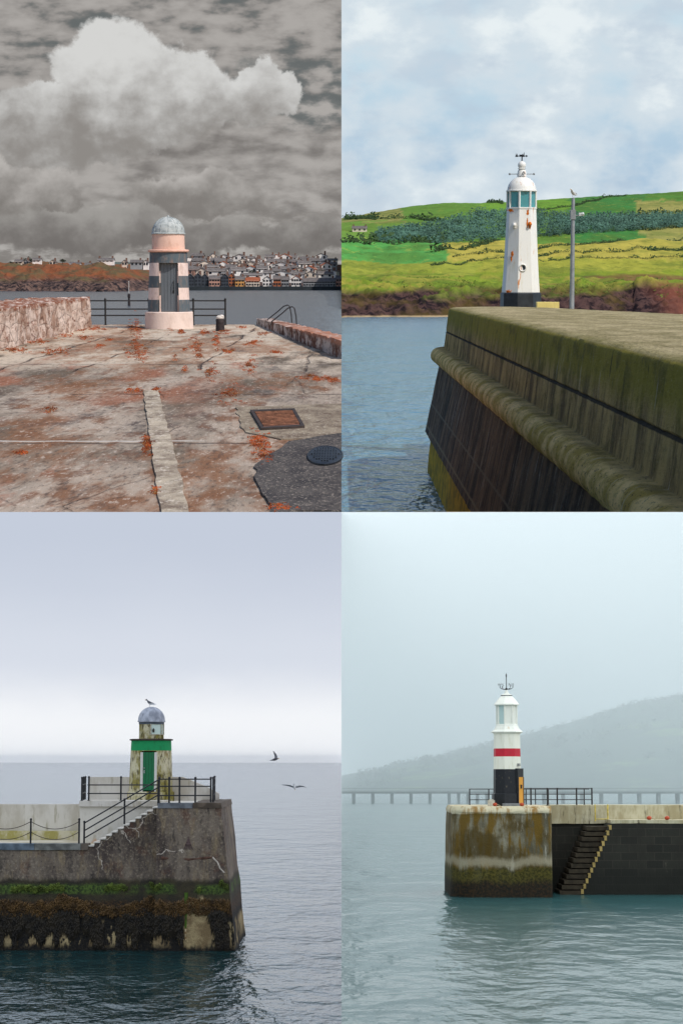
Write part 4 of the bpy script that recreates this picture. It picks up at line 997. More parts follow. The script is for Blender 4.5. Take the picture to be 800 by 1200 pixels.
#%%PART4
# ================================================================== STAGE 3: green and stone light at the end of the weed-hung pier
YF = 99.5; bx = lambda u, Y=YF: BL.X(u, 990, Y); bz = lambda v, Y=YF: BL.Z(200, v, Y)
def pier_mat(nm, head=False):
    n = NT(nm)
    a = n.noise(.5, (1, 1, .45), 9, .68); b = n.noise(1.6, (1.3, 1, .3), 8, .7, off=(4, 0, 1)); g = n.noise(9, detail=6, rough=.7); c = n.noise(.9, (1, 1, 1), 8, .65, off=(9, 2, 3))
    col = n.mix(n.st(a, .38, .62), c255(74, 64, 58), c255(124, 112, 98))
    col = n.mix(n.mul(n.st(b, .52, .66), .7), col, c255(146, 128, 98)); col = n.mix(n.mul(n.st(b, .45, .34), .75), col, c255(40, 36, 36))
    col = n.mix(n.mul(n.st(c, .54, .66), .5), col, c255(98, 62, 44)); col = n.mix(n.mul(n.st(g, .53, .64), .6), col, c255(160, 146, 124)); col = n.mix(n.mul(n.st(g, .44, .34), .6), col, c255(42, 36, 32)); f2 = n.noise(4, (1, 1, .35), 6, .75, off=(2, 2, 9)); col = n.mix(n.mul(n.st(f2, .54, .66), .45), col, c255(134, 116, 88)); col = n.mix(n.mul(n.st(f2, .44, .34), .5), col, c255(38, 34, 34))
    wv = n.noise(1.1, detail=4, col=True); vp = n.t.nodes.new('ShaderNodeMix'); vp.data_type = 'VECTOR'; vp.inputs[0].default_value = .5; n.put(vp.inputs[4], n.P); n.put(vp.inputs[5], wv)
    cr = n.mul(n.st(n.vor(.9, (1, 1, .8), P=vp.outputs[1]), .010, .003), n.st(n.noise(.6, detail=3, off=(3, 1, 7)), .56, .6)); col = n.mix(n.mul(cr, .9), col, c255(196, 184, 168))
    z = n.add(n.z, n.mul(n.sub(a, .5), .9)); zs = n.add(n.z, n.mul(n.sub(n.noise(1.5, (3, 1, .6), 7, .7), .5), 1.1))
    # tide zones
    col = n.mix(n.st(z, -5.55, -5.8), col, n.mix(n.st(c, .4, .6), c255(46, 42, 34), c255(64, 58, 40)))
    gr = n.mul(n.band(n.add(n.z, n.mul(n.sub(a, .5), .5)), -6.35, -5.92, .1), n.st(n.noise(.35, detail=3, off=(2, 8, 1)), .42, .5)); col = n.mix(gr, col, n.mix(n.st(g, .4, .6), c255(40, 52, 24), c255(84, 106, 44)))
    br = n.st(z, -6.55, -6.8); col = n.mix(br, col, n.mix(n.st(g, .42, .6), c255(30, 25, 20), c255(84, 62, 36)))
    dk = n.st(zs, -7.15, -7.5); col = n.mix(dk, col, n.mix(n.st(g, .45, .65), c255(14, 13, 12), c255(46, 40, 30)))
    # bare scoured patches at the foot
    sp = n.mul(n.st(n.noise(.75, (1, 1, .38), 7, .68, off=(1, 5, 2)), .48, .51), n.band(n.add(n.z, n.mul(n.sub(g, .5), .3)), -8.75, -7.7, .2))
    if head: sp = n.mx(sp, n.mul(n.mul(n.band(n.add(n.x, n.mul(n.sub(c, .5), 1.2)), -7.5, -6.2, .2), n.band(zs, -8.8, -6.6, .15)), n.st(g, .34, .4)))
    col = n.mix(sp, col, n.mix(n.st(c, .4, .6), c255(126, 106, 74), c255(178, 158, 116)))
    return n.bsdf(col, .78, n.bump(n.add(g, n.mul(b, 1.2)), .05), spec=.35)
PW, PH = pier_mat('pier_wall'), pier_mat('pier_head', True)
t = thing('pier', BL, (bx(100), YF, -9.0), 'dark weed covered stone pier carrying the green banded light', 'pier')
ox, oy, oz = bx(100), YF, -9.0
def PB(mb, name, mat, par=t, **k):
    """pier parts keep stage coordinates so that the tide lines run through"""
    o = mb.build(name, mat, **k); o.parent = par; 
    r = par; off = Vector((0, 0, 0))
    while r.parent: off += Vector((0, 0, 0)); r = r.parent
    o.matrix_local = Matrix.Translation((-ox, -oy, -oz)) if par is t else Matrix.Identity(4)
    return o
zl, zu = bz(996), bz(947)
mb = MB(); mb.rough_box(-24, bx(192), YF, YF + 9, -9.8, zl, step=.45, amp=.05, sc=1.1, dy=.6)
quay = PB(mb, 'quay_wall', PW, smooth=True)
# stair block, stepped top
N = 12; sx0, sx1 = bx(104), bx(186); 
mb = MB(); dx = (sx1 - sx0) / N
for i in range(N):
    mb.rough_box(sx0 + i * dx, sx0 + (i + 1) * dx + .002 + (1.2 if i == N - 1 else 0), YF + .02, YF + 1.9, zl - .05, zl + (zu - zl) * (i + 1) / N, step=.5, amp=.015, sc=1.3)
PB(mb, 'stair', PW)
mb = MB()
for i in range(N):
    mb.box(sx0 + i * dx - .05, sx0 + (i + 1) * dx - .02, YF - .03, YF + 1.85, zl + (zu - zl) * (i + 1) / N, zl + (zu - zl) * (i + 1) / N + .05)
pale = painted('limewashed_wall', c255(214, 208, 196), .55, .55, rustcol=c255(206, 132, 40), dirtcol=c255(150, 140, 104), rough=.8, vs=(1.2, 1, .5), sc=.9)
PB(mb, 'tread', pale, quay)
mb = MB(); mb.rough_box(bx(184), bx(259.5), YF - .25, YF + 9, -9.8, zu, step=.42, amp=.055, sc=1.2, dy=.7, dx=.85)
head = PB(mb, 'pier_head', PH, smooth=True)
mb = MB(); mb.rough_box(bx(185), bx(226), YF - .3, YF + 1.2, zu, zu + .24, step=.3, amp=.012, sc=2); PB(mb, 'coping', plain('grey_coping', c255(104, 108, 112), .8, .3, 3))
mb = MB(); mb.rough_box(bx(226.5), bx(259), YF - .3, YF + 9, zu, zu + .26, step=.3, amp=.02, sc=2, dx=.05); mb.box(bx(232), bx(238), YF - .33, YF, zu + .06, zu + .18); PB(mb, 'coping', plain('brown_coping', c255(96, 84, 72), .85, .4, 3))
mb = MB(); mb.rough_box(bx(183), bx(258), YF + 1.2, YF + 9, zu, zu + .22, step=.5, amp=.01, sc=1); PB(mb, 'platform', pale)
for u0, u1, cc in ((-40, 40.5, c255(96, 108, 118)), (41, 95, c255(112, 112, 106)), (95.5, 104, c255(92, 82, 72))):
    mb = MB(); mb.rough_box(bx(u0), bx(u1), YF - .07, YF + .8, zl, zl + .30, step=.3, amp=.012, sc=2); PB(mb, 'kerb_stone', plain('kerb_stone', cc, .7, .4, 2.5))
n = NT('wet_quay_top'); PB(MB().rough_box(-24, bx(104), YF + .8, YF + 9, zl, zl + .22, step=1, amp=.01, sc=1), 'quay_top', n.bsdf(n.mix(n.st(n.noise(.8, detail=6), .4, .6), c255(176, 164, 132), c255(206, 198, 180)), .55, spec=.4))
# timber ledge, hook, tide pole
ledge = plain('rotten_timber', c255(92, 66, 54), .9, .45, 4, bump=.03)
mb = MB(); P = [(bx(u), YF - .42 - .03 * math.sin(u), bz(v)) for u, v in ((190, 1005), (200, 1006), (212, 1005.2), (222, 1007), (232, 1006), (242, 1005), (250, 1004.5))]; mb.tube(P, .085, 8); PB(mb, 'fender_ledge', ledge, smooth=True)
mb = MB(); P = [(bx(u), YF - .45 - (v - 1004) * .005, bz(v)) for u, v in ((250, 1004), (256, 1010), (259, 1017), (264, 1022))]; mb.tube(P, .04, 6); PB(mb, 'pale_rope', plain('pale_rope', c255(188, 178, 164), .9))
mb = MB()
for du in (-5, -2.4, 2.4, 5): mb.tube([(bx(221.5), YF - .36, bz(982)), (bx(221.5 + du), YF - .44, bz(995))], .028, 6)
mb.tube([(bx(221.5), YF - .40, bz(980)), (bx(221.5), YF - .40, bz(1004))], .03, 6); mb.tube([(bx(218.5), YF - .42, bz(989)), (bx(224.5), YF - .42, bz(989))], .04, 6)
PB(mb, 'mooring_hook', plain('rusty_hook', c255(84, 68, 66), .8, .4, 6), smooth=True)
n = NT('tide_pole_paint'); f = n.noise(3, detail=5); w = n.m_('SUBTRACT', n.m_('FRACT', n.mul(n.z, 4.2)), .5)
col = n.mix(n.st(n.z, -8.0, -7.9), n.mix(n.st(w, -.05, .05), c255(214, 192, 150), c255(150, 118, 78)), c255(72, 100, 30)); PB(MB().tube([(bx(220), YF - .78, -9.4), (bx(220), YF - .62, bz(1045))], .085, 8), 'tide_pole', n.bsdf(n.mix(n.mul(n.st(f, .5, .6), .5), col, c255(60, 50, 30)), .7))
# hanging weed
kelp = plain('bladder_wrack', c255(36, 30, 20), .6, .7, 3, spec=.3); kelp2 = plain('brown_wrack', c255(84, 62, 32), .6, .6, 3); moss = plain('green_weed', c255(86, 100, 38), .8, .5, 3)
def front_y(z, hd): f = min(1, (z + 9.8) / ((zu if hd else zl) + 9.8)); return (YF - .25 - .7 * (1 - f)) if hd else (YF - .6 * (1 - f))
def fronds(mat, z0, z1, n_, ln, name, xs=(-18.2, -5.3), gap=None):
    mb = MB(); rr = random.Random(n_)
    for _ in range(n_):
        x = rr.uniform(*xs); z = rr.uniform(z0, z1) + .28 * fb(x * .8, 2, n_); hd = x > bx(184)
        lim = bx(259.5) + .85 * (zu - z) / (zu + 9.8)
        if x > lim - .05: continue
        if gap and gap(x, z): continue
        y = front_y(z, hd) - .02; L = ln * rr.uniform(.5, 1.3); w = rr.uniform(.008, .022); dx_ = rr.gauss(0, .06); o_ = rr.uniform(.02, .12)
        mb.addf([(x - w, y, z), (x + w, y, z), (x + w * 1.3 + dx_ * .5, y - o_, z - L * .5), (x - w * 1.3 + dx_ * .5, y - o_, z - L * .5), (x + w * .4 + dx_, y - o_ * .7, z - L), (x - w * .4 + dx_, y - o_ * .7, z - L)], [(0, 1, 2, 3), (3, 2, 4, 5)])
    o = PB(mb, name, mat, recalc=False); o['kind'] = 'stuff'; return o
def bare(x, z):
    if z > -7.0: return False
    if -7.5 < x < -6.25 and z > -8.9: return True
    return mnoise.noise(Vector((x * 1.5, z * .5, 4))) > (.22 if z > -7.9 else -.05)
fronds(kelp, -8.75, -7.1, 13000, .5, 'seaweed', gap=bare)
fronds(kelp2, -7.3, -6.6, 4500, .16, 'seaweed', gap=lambda x, z: mnoise.noise(Vector((x * .6, z, 1))) > .32)
fronds(moss, -6.15, -5.92, 3600, .12, 'green_weed', gap=lambda x, z: mnoise.noise(Vector((x * .45, 3, 3))) < -.08 or (bx(150) < x and mnoise.noise(Vector((x * 1.2, 7, 3))) < .05))
# ---- white back walls
def wallthing(x0, x1, y0, y1, z0, z1, label, mat, **k):
    mb = MB(); mb.rough_box(0, x1 - x0, 0, y1 - y0, 0, z1 - z0, step=.5, amp=.012, sc=1); return tag(mb.build('wall', mat, S=BL, loc=(x0, y0, z0)), label, 'wall')
n = NT('stained_white_wall'); a = n.noise(.7, (1, 1, .5), 8, .65); b = n.noise(2, (1.6, 1, .25), 7, .7, off=(3, 3, 0))
col = n.mix(n.st(a, .4, .62), c255(212, 206, 196), c255(188, 180, 166)); col = n.mix(n.mul(n.st(b, .54, .66), .6), col, c255(150, 140, 112))
BW = n.bsdf(col, .85, n.bump(a, .02), spec=.2)
n = NT('algae_ledge'); a = n.noise(1.2, (1, 1, .6), 8, .7)
AL = n.bsdf(n.mix(n.st(a, .40, .58), c255(206, 198, 172), c255(166, 156, 92)), .85, spec=.2)
Yw = 107.0
wallthing(-30, bx(93, Yw), Yw, Yw + .7, zl + .2, bz(942.5, Yw), 'long off white sea wall at the back of the lower pier deck', BW)
Y2 = 106.2
mb = MB(); mb.rough_box(-30, bx(93, Y2), Y2, Y2 + .78, zl + .2, bz(974, Y2), step=.5, amp=.02, sc=1); 
o = mb.build('bench_ledge', AL, S=BL); tag(o, 'algae stained low ledge at the foot of the off white sea wall', 'ledge')
Y3 = 102.4                                                        # white retaining wall beside the stair
wallthing(bx(93, Y3), bx(187, Y3), Y3, Y3 + 6, zl + .2, bz(945, Y3), 'white retaining wall behind the stair with orange rust runs', pale)
mb = MB(); mb.rough_box(bx(92.5, Y3), bx(194, Y3), Y3 - .15, Y3 + 6.5, bz(945, Y3), bz(938.5, Y3), step=.5, amp=.01, sc=1); tag(mb.build('coping_slab', BW, S=BL), 'pale stone slab capping the retaining wall beneath the light', 'slab')
Y4 = 106.5
mb = MB(); v0 = [(bx(u, Y4), bz(v, Y4)) for u, v in ((104, 945), (104, 910.5), (213, 910.5), (240, 921), (256, 930), (256, 945))]
mb.addf([(x, Y4, z) for x, z in v0] + [(x, Y4 + .6, z) for x, z in v0], [tuple(range(6)), tuple(range(11, 5, -1))] + [(i, i + 6, (i + 1) % 6 + 6, (i + 1) % 6) for i in range(6)])
tag(mb.build('wall', BW, S=BL), 'pale parapet wall behind the light, sloping down at its right end', 'wall')
# ---- the green light
YG = 104.6; k = YG / 2400; GX = BL.X(174.5, 930, YG); GZ = BL.Z(174.5, 940.5, YG)
hz = lambda v: (940.5 - v) * k
def stained(n, base=None):
    a = n.noise(1.4, (1, 1, .5), 9, .7); b = n.noise(4, (1.4, 1.4, .5), 7, .7, off=(2, 0, 2)); r = n.noise(2.2, (1, 1, .4), 7, .65, off=(6, 1, 1))
    col = n.mix(n.st(a, .42, .56), base or c255(200, 192, 160), c255(138, 128, 66)); col = n.mix(n.mul(n.st(b, .50, .60), .85), col, c255(74, 66, 38)); col = n.mix(n.mul(n.st(r, .56, .66), .6), col, c255(150, 128, 84))
    col = n.mix(n.mul(n.st(b, .42, .34), .6), col, c255(206, 200, 176))
    return col, b
t2 = thing('lighthouse', BL, (GX, YG + 1.1, GZ), 'squat stained stone harbour light with green door, green band and grey dome', 'lighthouse')
n = NT('lichen_render'); col, b = stained(n); LM = n.bsdf(col, .9, n.bump(b, .02), spec=.2)
mb = MB(); mb.lathe([(1.21, -.1), (1.20, hz(929)), (1.14, hz(928)), (1.09, hz(928))], 40); mb.build('plinth', LM, t2, smooth=True)
n = NT('lichen_render_green_band'); col, b = stained(n); gb = n.st(n.z, hz(880.5) - .01, hz(880.5) + .01); gcol = n.mix(n.mul(n.st(n.noise(3, (1, 1, .6), 7, .7), .5, .64), .35), c255(26, 142, 84), c255(34, 84, 52))
SM = n.bsdf(n.mix(gb, col, gcol), .75, n.bump(b, .015), spec=.3)
mb = MB(); slotted(mb, [(1.115, hz(928)), (1.08, hz(905)), (1.04, hz(881)), (1.02, hz(869))], .36, hz(928), hz(881), .16, -.03)
mb.build('shaft', SM, t2, smooth=True)
gp = painted('green_door_paint', c255(14, 104, 62), 0, .3, dirtcol=c255(10, 60, 40), rough=.35); jam = painted('white_jamb_paint', c255(206, 204, 196), 0, .5)
mb = MB()
for i in range(4): mb.box(-.29 + i * .147, -.29 + i * .147 + .140, -.02, .02, 0, 1.92)
dr = mb.build('door', gp, t2, loc=(-.03, -.98, hz(926.5)), bevel=.005)
mb = MB(); mb.tube([(-.22, -.06, .86), (-.22, -.06, 1.02)], .02, 6); mb.ball((-.22, -.05, 1.12), .03, 6); mb.build('handle', plain('steel', c255(190, 190, 190), .3, metal=1), dr)
mb = MB(); mb.box(-.42, -.29, -.06, .05, 0, 1.98); mb.box(.29, .42, -.06, .05, 0, 1.98); mb.build('door_jamb', jam, t2, loc=(-.03, -.98, hz(928)))
mb = MB(); mb.lathe([(1.0, hz(869)), (1.11, hz(868.6)), (1.11, hz(867.2)), (1.0, hz(866.8)), (.5, hz(866.6))], 40); mb.build('cornice', plain('dark_cornice', c255(58, 50, 42), .85, .4, 5), t2, smooth=True)
# upper drum with a window bay to the right of the middle
n = NT('lichen_drum'); col, b = stained(n); DRM = n.bsdf(col, .9, n.bump(b, .02), spec=.2)
mb = MB(); mb.lathe([(.635, hz(867)), (.63, hz(861.5))], 40); mb.lathe([(.63, hz(850)), (.63, hz(847))], 40)
mb.lathe([(.63, hz(861.5)), (.63, hz(850))], 32, a0=math.radians(-92 + 92), a1=math.radians(-92 + 360), caps=False)
mb.build('lantern_drum', DRM, t2, smooth=True)
mb = MB(); mb.lathe([(.60, hz(861.5)), (.60, hz(850))], 16, a0=math.radians(-90), a1=math.radians(-2)); w = mb.build('window', NT('pale_glass').bsdf(c255(196, 214, 204), .15, spec=.5), t2, smooth=True)
mb = MB()
for a in (-88, -30, -4): 
    a = math.radians(a); mb.tube([(.63 * math.cos(a), .63 * math.sin(a), hz(862)), (.63 * math.cos(a), .63 * math.sin(a), hz(849.5))], .035, 6)
mb.lathe([(.66, hz(862.2)), (.66, hz(861.4)), (.6, hz(861.2))], 16, a0=math.radians(-92), a1=math.radians(0)); mb.build('window_frame', plain('frame_white', c255(176, 170, 150), .7), w)
mb = MB(); mb.ball((.16, -.61, hz(857)), .06, 6, sz=1.8); mb.build('signal_lamp', plain('dark_lamp', c255(52, 46, 40), .5), t2)
lead = NT('lead_dome'); f = lead.noise(3, (1, 1, .5), 7, .65); lead = lead.bsdf(lead.mix(lead.st(f, .4, .65), c255(176, 180, 190), c255(130, 134, 144)), .5, lead.bump(f, .01), spec=.4)
mb = MB(); mb.lathe([(.62, hz(847.5)), (.71, hz(847)), (.71, hz(845.4)), (.68, hz(845))] + [(.675 * math.cos(a), hz(845) + .675 * math.sin(a)) for a in [i * math.pi / 2 / 12 for i in range(1, 12)]] + [(.001, hz(845) + .68)], 40, caps=False)
for q in range(10):
    a = q * math.pi / 5 + .2; mb.tube([(.68 * math.cos(b) * math.cos(a), .68 * math.cos(b) * math.sin(a), hz(845) + .68 * math.sin(b)) for b in [i * math.pi / 2 / 10 for i in range(11)]], .012, 5)
mb.build('dome', lead, t2, smooth=True)
mb = MB(); mb.lathe([(.60, hz(850)), (.65, hz(849.6)), (.65, hz(847.4)), (.6, hz(847.2))], 40, caps=False); mb.build('eaves_band', plain('slate_band', c255(70, 78, 88), .6, .2, 4), t2, smooth=True)
gull(BL, (GX - .1, YG + 1.1, GZ + hz(845) + .68 + .13), 'grey and white gull standing on the lead dome of the green banded light', 'sit', math.radians(155), .95, c255(92, 94, 100))
def flyer(u, v, Y, label, pose, rz, s, pitch=0):
    x, z = BL.xz(u, v, Y); t = gull(BL, (x, Y, z), label, pose, rz, s); t.matrix_world = t.matrix_world @ Matrix.Rotation(pitch, 4, 'Y')
flyer(322, 890, 95, 'dark gull flying with one wing raised high over the horizon', 'fly', math.radians(-8), .72, math.radians(-14))
flyer(345, 922.5, 90, 'gull gliding low over the sea with both wings spread', 'glide', math.radians(80), .72, math.radians(38))
# ---- railings
zt = zu + .24; yr = YF + .1
rx = lambda u, Y=yr: BL.X(u, 940, Y)
def railbox(label, pts, posts, h, rails, pr=.045, r=.03): return railing(BL, pts, posts, h, rails, label, mat=brail, pr=pr, r=r)
brail = plain('black_railing', c255(28, 29, 33), .4, .3, 10)
H = 1.17
railbox('black three bar railing along the front of the pier head', [(rx(186.5), yr, zt), (rx(247), yr, zt)], [0, .195, .395, .70, 1], H, [.36, .80, 1.14])
railbox('black railing turning back along the right end of the pier head', [(rx(249.5), yr + .2, zt), (rx(251.5, yr + 6.5), yr + 6.5, zt)], [0, .5, 1], H, [.36, .80, 1.14])
zs = bz(938.5, Y3)
railbox('black railing on the slab left of the green banded light', [(rx(102.5, Y3 + .1), Y3 + .1, zs), (rx(186, Y3 + .1), Y3 + .1, zs)], [0.02, .47], 1.13, [.36, .78])
railbox('short black end railing at the left corner of the light platform', [(rx(96, Y3 + .2), Y3 + .2, zs), (rx(100, Y3 + 4), Y3 + 4, zs)], [0, .5, 1], 1.10, [.36, .78])
st_x0, st_x1 = rx(99.5), rx(186)
zA, zB = zl + .25, zt
t5 = thing('railing', BL, (st_x0, yr, zA), 'sloping black handrail climbing the pier stair', 'railing')
for f in (0, .54, .995):
    mb = MB(); x = (st_x1 - st_x0) * f; z = (zB - zA) * f; z0 = z - (.1 if f else 0); mb.tube([(x, 0, z0), (x, 0, z + 1.05)], .045, 8); mb.ball((x, 0, z + 1.08), .06, 6); mb.build('post', brail, t5, smooth=True)
for h in (.30, .66, 1.02):
    mb = MB(); mb.tube([(0, 0, h), (st_x1 - st_x0, 0, zB - zA + h + .1)], .032, 8); mb.build('rail', brail, t5, smooth=True)
# chain fence
t6 = thing('chain_fence', BL, (rx(37), yr, zl + .3), 'black posts with two drooping chains along the lower pier deck', 'chain fence')
fp = [rx(-22) - rx(37), 0, rx(93.5) - rx(37)]
for x in fp[1:]:
    mb = MB(); mb.tube([(x, 0, 0), (x, 0, 1.12)], .045, 8); mb.ball((x, 0, 1.15), .06, 6); mb.build('post', brail, t6, smooth=True)
chm2 = plain('chain_iron', c255(70, 62, 56), .6)
for a, b in ((fp[0], fp[1]), (fp[1], fp[2])):
    for h in (1.05, .55):
        mb = MB(); m = 46
        for i in range(m):
            f = (i + .5) / m; x = a + (b - a) * f; z = h - (.36) * (1 - (2 * f - 1) ** 2); sl = math.radians(90 * (i % 2))
            w = (b - a) / m * .62; dz = .36 * 4 * (2 * f - 1) / (b - a) * .5
            mb.tube([(x - w, 0, z - w * dz * 2), (x + w, 0, z + w * dz * 2)], .018, 5)
        mb.build('chain', chm2, t6)
# ---- thin sea mist lying over the open water beyond the pier
mm = bpy.data.materials.new('sea_mist'); mm.use_nodes = True; nt = mm.node_tree; nt.nodes.clear()
o_ = nt.nodes.new('ShaderNodeOutputMaterial'); pv = nt.nodes.new('ShaderNodeVolumePrincipled'); nt.links.new(pv.outputs[0], o_.inputs['Volume'])
pv.inputs['Color'].default_value = c255(244, 246, 250); pv.inputs['Density'].default_value = .00016; pv.inputs['Anisotropy'].default_value = 0
mb = MB(); mb.box(-2400, -.002, 140, 5900, -10, 9); struct(mb.build('haze', mm, S=BL), kind='stuff')
#%%PART5
# ================================================================== STAGE 4: red banded light in the fog
YP = 108.0; cx_ = lambda u, Y=YP: BR.X(u, 960, Y); cz = lambda v, Y=YP: BR.Z(590, v, Y)
n = NT('pier_concrete'); a = n.noise(.7, (1, 1, .5), 9, .66); b = n.noise(1.8, (1.3, 1.3, .25), 8, .7, off=(3, 0, 4)); g = n.noise(8, detail=6, rough=.7); c = n.noise(.45, (1, 1, .8), 7, .6, off=(8, 2, 1))
col = n.mix(n.st(a, .38, .62), c255(84, 80, 64), c255(134, 130, 112)); col = n.mix(n.mul(n.st(b, .44, .56), .95), col, c255(104, 80, 20)); col = n.mix(n.mul(n.st(c, .46, .56), .8), col, c255(70, 56, 16))
col = n.mix(n.mul(n.st(b, .40, .32), .6), col, c255(178, 174, 160)); col = n.mix(n.mul(n.st(g, .56, .68), .35), col, c255(60, 54, 40))
cap = n.st(n.add(n.z, n.mul(n.sub(a, .5), .25)), -1.72, -1.66); col = n.mix(cap, col, n.mix(n.st(b, .46, .62), c255(204, 196, 168), c255(150, 118, 70)))
z = n.add(n.z, n.mul(n.sub(a, .5), 1.0)); wl = n.band(z, -4.35, -3.95, .15); col = n.mix(n.mul(wl, .6), col, c255(172, 164, 140))
col = n.mix(n.mul(n.st(z, -4.35, -4.6), .9), col, n.mix(n.st(g, .4, .6), c255(46, 46, 12), c255(84, 78, 28))); col = n.mix(n.st(z, -4.9, -5.4), col, n.mix(n.st(g, .4, .65), c255(20, 22, 18), c255(58, 42, 24)))
PCM = n.bsdf(col, .8, n.bump(n.add(g, b), .03), spec=.3)
ztop = cz(945)
pts = []; X0, X1 = cx_(530), cx_(646); rr = 1.5; D = 8.0
def arc(cx, cy, r, a0, a1, m=10): return [(cx + r * math.cos(math.radians(a0 + (a1 - a0) * i / m)), cy + r * math.sin(math.radians(a0 + (a1 - a0) * i / m))) for i in range(m + 1)]
def edge(a, b, m): return [(a[0] + (b[0] - a[0]) * i / m, a[1] + (b[1] - a[1]) * i / m) for i in range(1, m)]
A = arc(X0 + rr, rr, rr, 180, 270); B = [(X1 - .1, .0), (X1, .12)]
plan = A + edge(A[-1], B[0], 14) + B + edge(B[-1], (X1, D), 14) + [(X1, D)] + arc(X0 + rr, D - rr + .5, rr, 90, 180)
mb = MB(); cxm, cym = (X0 + X1) / 2, D / 2; levels = [(-6.8, 1.04), (-6, 1.034), (-5.4, 1.028), (-4.8, 1.024), (-4.2, 1.02), (-3.6, 1.016), (-3, 1.012), (-2.4, 1.006), (-1.9, 1.0), (ztop - .36, .995), (ztop - .30, 1.004), (ztop - .16, 1.0), (ztop, .965)]
N = len(plan); vs = []
for z, s_ in levels:
    for x, y in plan:
        fx = (x - cxm) * (s_ if x < cxm else 1) + cxm; p = Vector((fx, YP + (y - cym) * s_ + cym, z)); d = .035 * mnoise.noise_vector(p * 1.1) + .015 * mnoise.noise_vector(p * 3.7); vs.append((p.x + d.x, p.y + d.y, z))
mb.addf(vs, [(i * N + j, i * N + (j + 1) % N, (i + 1) * N + (j + 1) % N, (i + 1) * N + j) for i in range(len(levels) - 1) for j in range(N)] + [tuple((len(levels) - 1) * N + j for j in range(N))])
t = thing('harbour_pier', BR, (cxm, YP + 4, -6), 'round cornered concrete pier head with green and ochre tide stains under the red banded light', 'pier head')
def PR(mb, name, mat, **k): o = mb.build(name, mat, **k); o.parent = t; o.matrix_local = Matrix.Translation((-cxm, -YP - 4, 6)); return o
PR(mb, 'concrete_block', PCM, smooth=True)
# retaining walls to the right
n = NT('coursed_dark_stone'); bk = n.t.nodes.new('ShaderNodeTexBrick'); n.put(bk.inputs['Vector'], n.sc(n.P, (1, 1, 1))); 
sw = n.t.nodes.new('ShaderNodeCombineXYZ'); n.put(sw.inputs[0], n.x); n.put(sw.inputs[1], n.z); n.t.links.new(sw.outputs[0], bk.inputs['Vector'])
bk.inputs['Scale'].default_value = 1.0; bk.inputs['Brick Width'].default_value = .9; bk.inputs['Row Height'].default_value = .42; bk.inputs['Mortar Size'].default_value = .018
bk.inputs['Color1'].default_value = c255(44, 44, 38); bk.inputs['Color2'].default_value = c255(33, 34, 30); bk.inputs['Mortar'].default_value = c255(56, 52, 46)
a = n.noise(1.2, (1, 1, .4), 8, .7); col = n.mix(n.mul(n.st(a, .45, .65), .6), bk.outputs[0], c255(36, 34, 30)); col = n.mix(n.mul(n.st(n.z, -4.2, -5.2), .8), col, c255(24, 26, 22)); col = n.mix(n.mul(n.st(a, .40, .30), .35), col, c255(112, 104, 92))
DS = n.bsdf(col, .75, n.bump(a, .04), spec=.3)
n = NT('pale_parapet'); a = n.noise(.9, (1, 1, .4), 8, .7); b = n.noise(2.6, (1.5, 1, .2), 7, .7, off=(1, 1, 1))
col = n.mix(n.st(a, .4, .62), c255(192, 186, 160), c255(158, 148, 118)); col = n.mix(n.mul(n.st(b, .55, .66), .8), col, c255(72, 66, 52)); PP = n.bsdf(col, .85, n.bump(a, .02), spec=.2)
Ya, Yb = 113.0, 110.5
t7 = thing('quay_wall', BR, (BR.X(680, 1000, Ya), Ya, -6), 'dark coursed stone quay with a pale parapet and a flight of steps cut into it', 'quay')
q0 = (BR.X(680, 1000, Ya), Ya, -6)
def QB(mb, name, mat, par=None, **k):
    o = mb.build(name, mat, **k); o.parent = par or t7; o.matrix_local = Matrix.Identity(4) if par else Matrix.Translation((-q0[0], -q0[1], -q0[2])); return o
xa = lambda u, Y: BR.X(u, 1000, Y)
mb = MB(); mb.rough_box(xa(640, Ya), xa(716, Ya), Ya, Ya + 6, -6.8, cz(965, Ya), step=.4, amp=.03, sc=1.5); main = QB(mb, 'stone_wall', DS, smooth=True)
# right hand wall with the raking left edge
zt_ = cz(965, Yb); mb = MB(); xl = lambda z: xa(715, Yb) + (xa(683.5, Yb) - xa(715, Yb)) * (zt_ - z) / (zt_ - cz(1035, Yb))
M_ = 16; vs = []
zz = [zt_ + (-6.8 - zt_) * i / M_ for i in range(M_ + 1)]; xr = 30.0
c = [[[None, None], [None, None]], [[None, None], [None, None]]]
for Yi, yy in enumerate((Yb, Ya + 6)):
    c[0][Yi][0] = (xl(-6.8), yy, -6.8); c[0][Yi][1] = (xl(zt_), yy, zt_); c[1][Yi][0] = (xr, yy, -6.8); c[1][Yi][1] = (xr, yy, zt_)
mb.gridhex(c, 30, 8, 14, .03, 1.4); QB(mb, 'stone_wall', DS, smooth=True)
mb = MB(); mb.rough_box(xa(645, Ya - .2), 30, Ya - .2, Ya + 1, cz(965, Ya), cz(943.5, Ya), step=.4, amp=.02, sc=1.6); par_ = QB(mb, 'parapet', PP)
mb = MB(); mb.rough_box(xa(716, Yb), 30, Yb - .02, Ya - .2, zt_ + .002, cz(961, Yb), step=.5, amp=.015, sc=1.6); QB(mb, 'coping', PP)
mb = MB(); mb.rough_box(X1 - .4, 30, Ya - 2, Ya + 7, -1.9, -1.42, step=1.5, amp=.01) ; QB(MB().rough_box(xa(645, Ya) + .2, 30, Ya + 1, Ya + 7, -3, cz(944.5, Ya), step=1.5, amp=.01), 'quay_deck', PP)
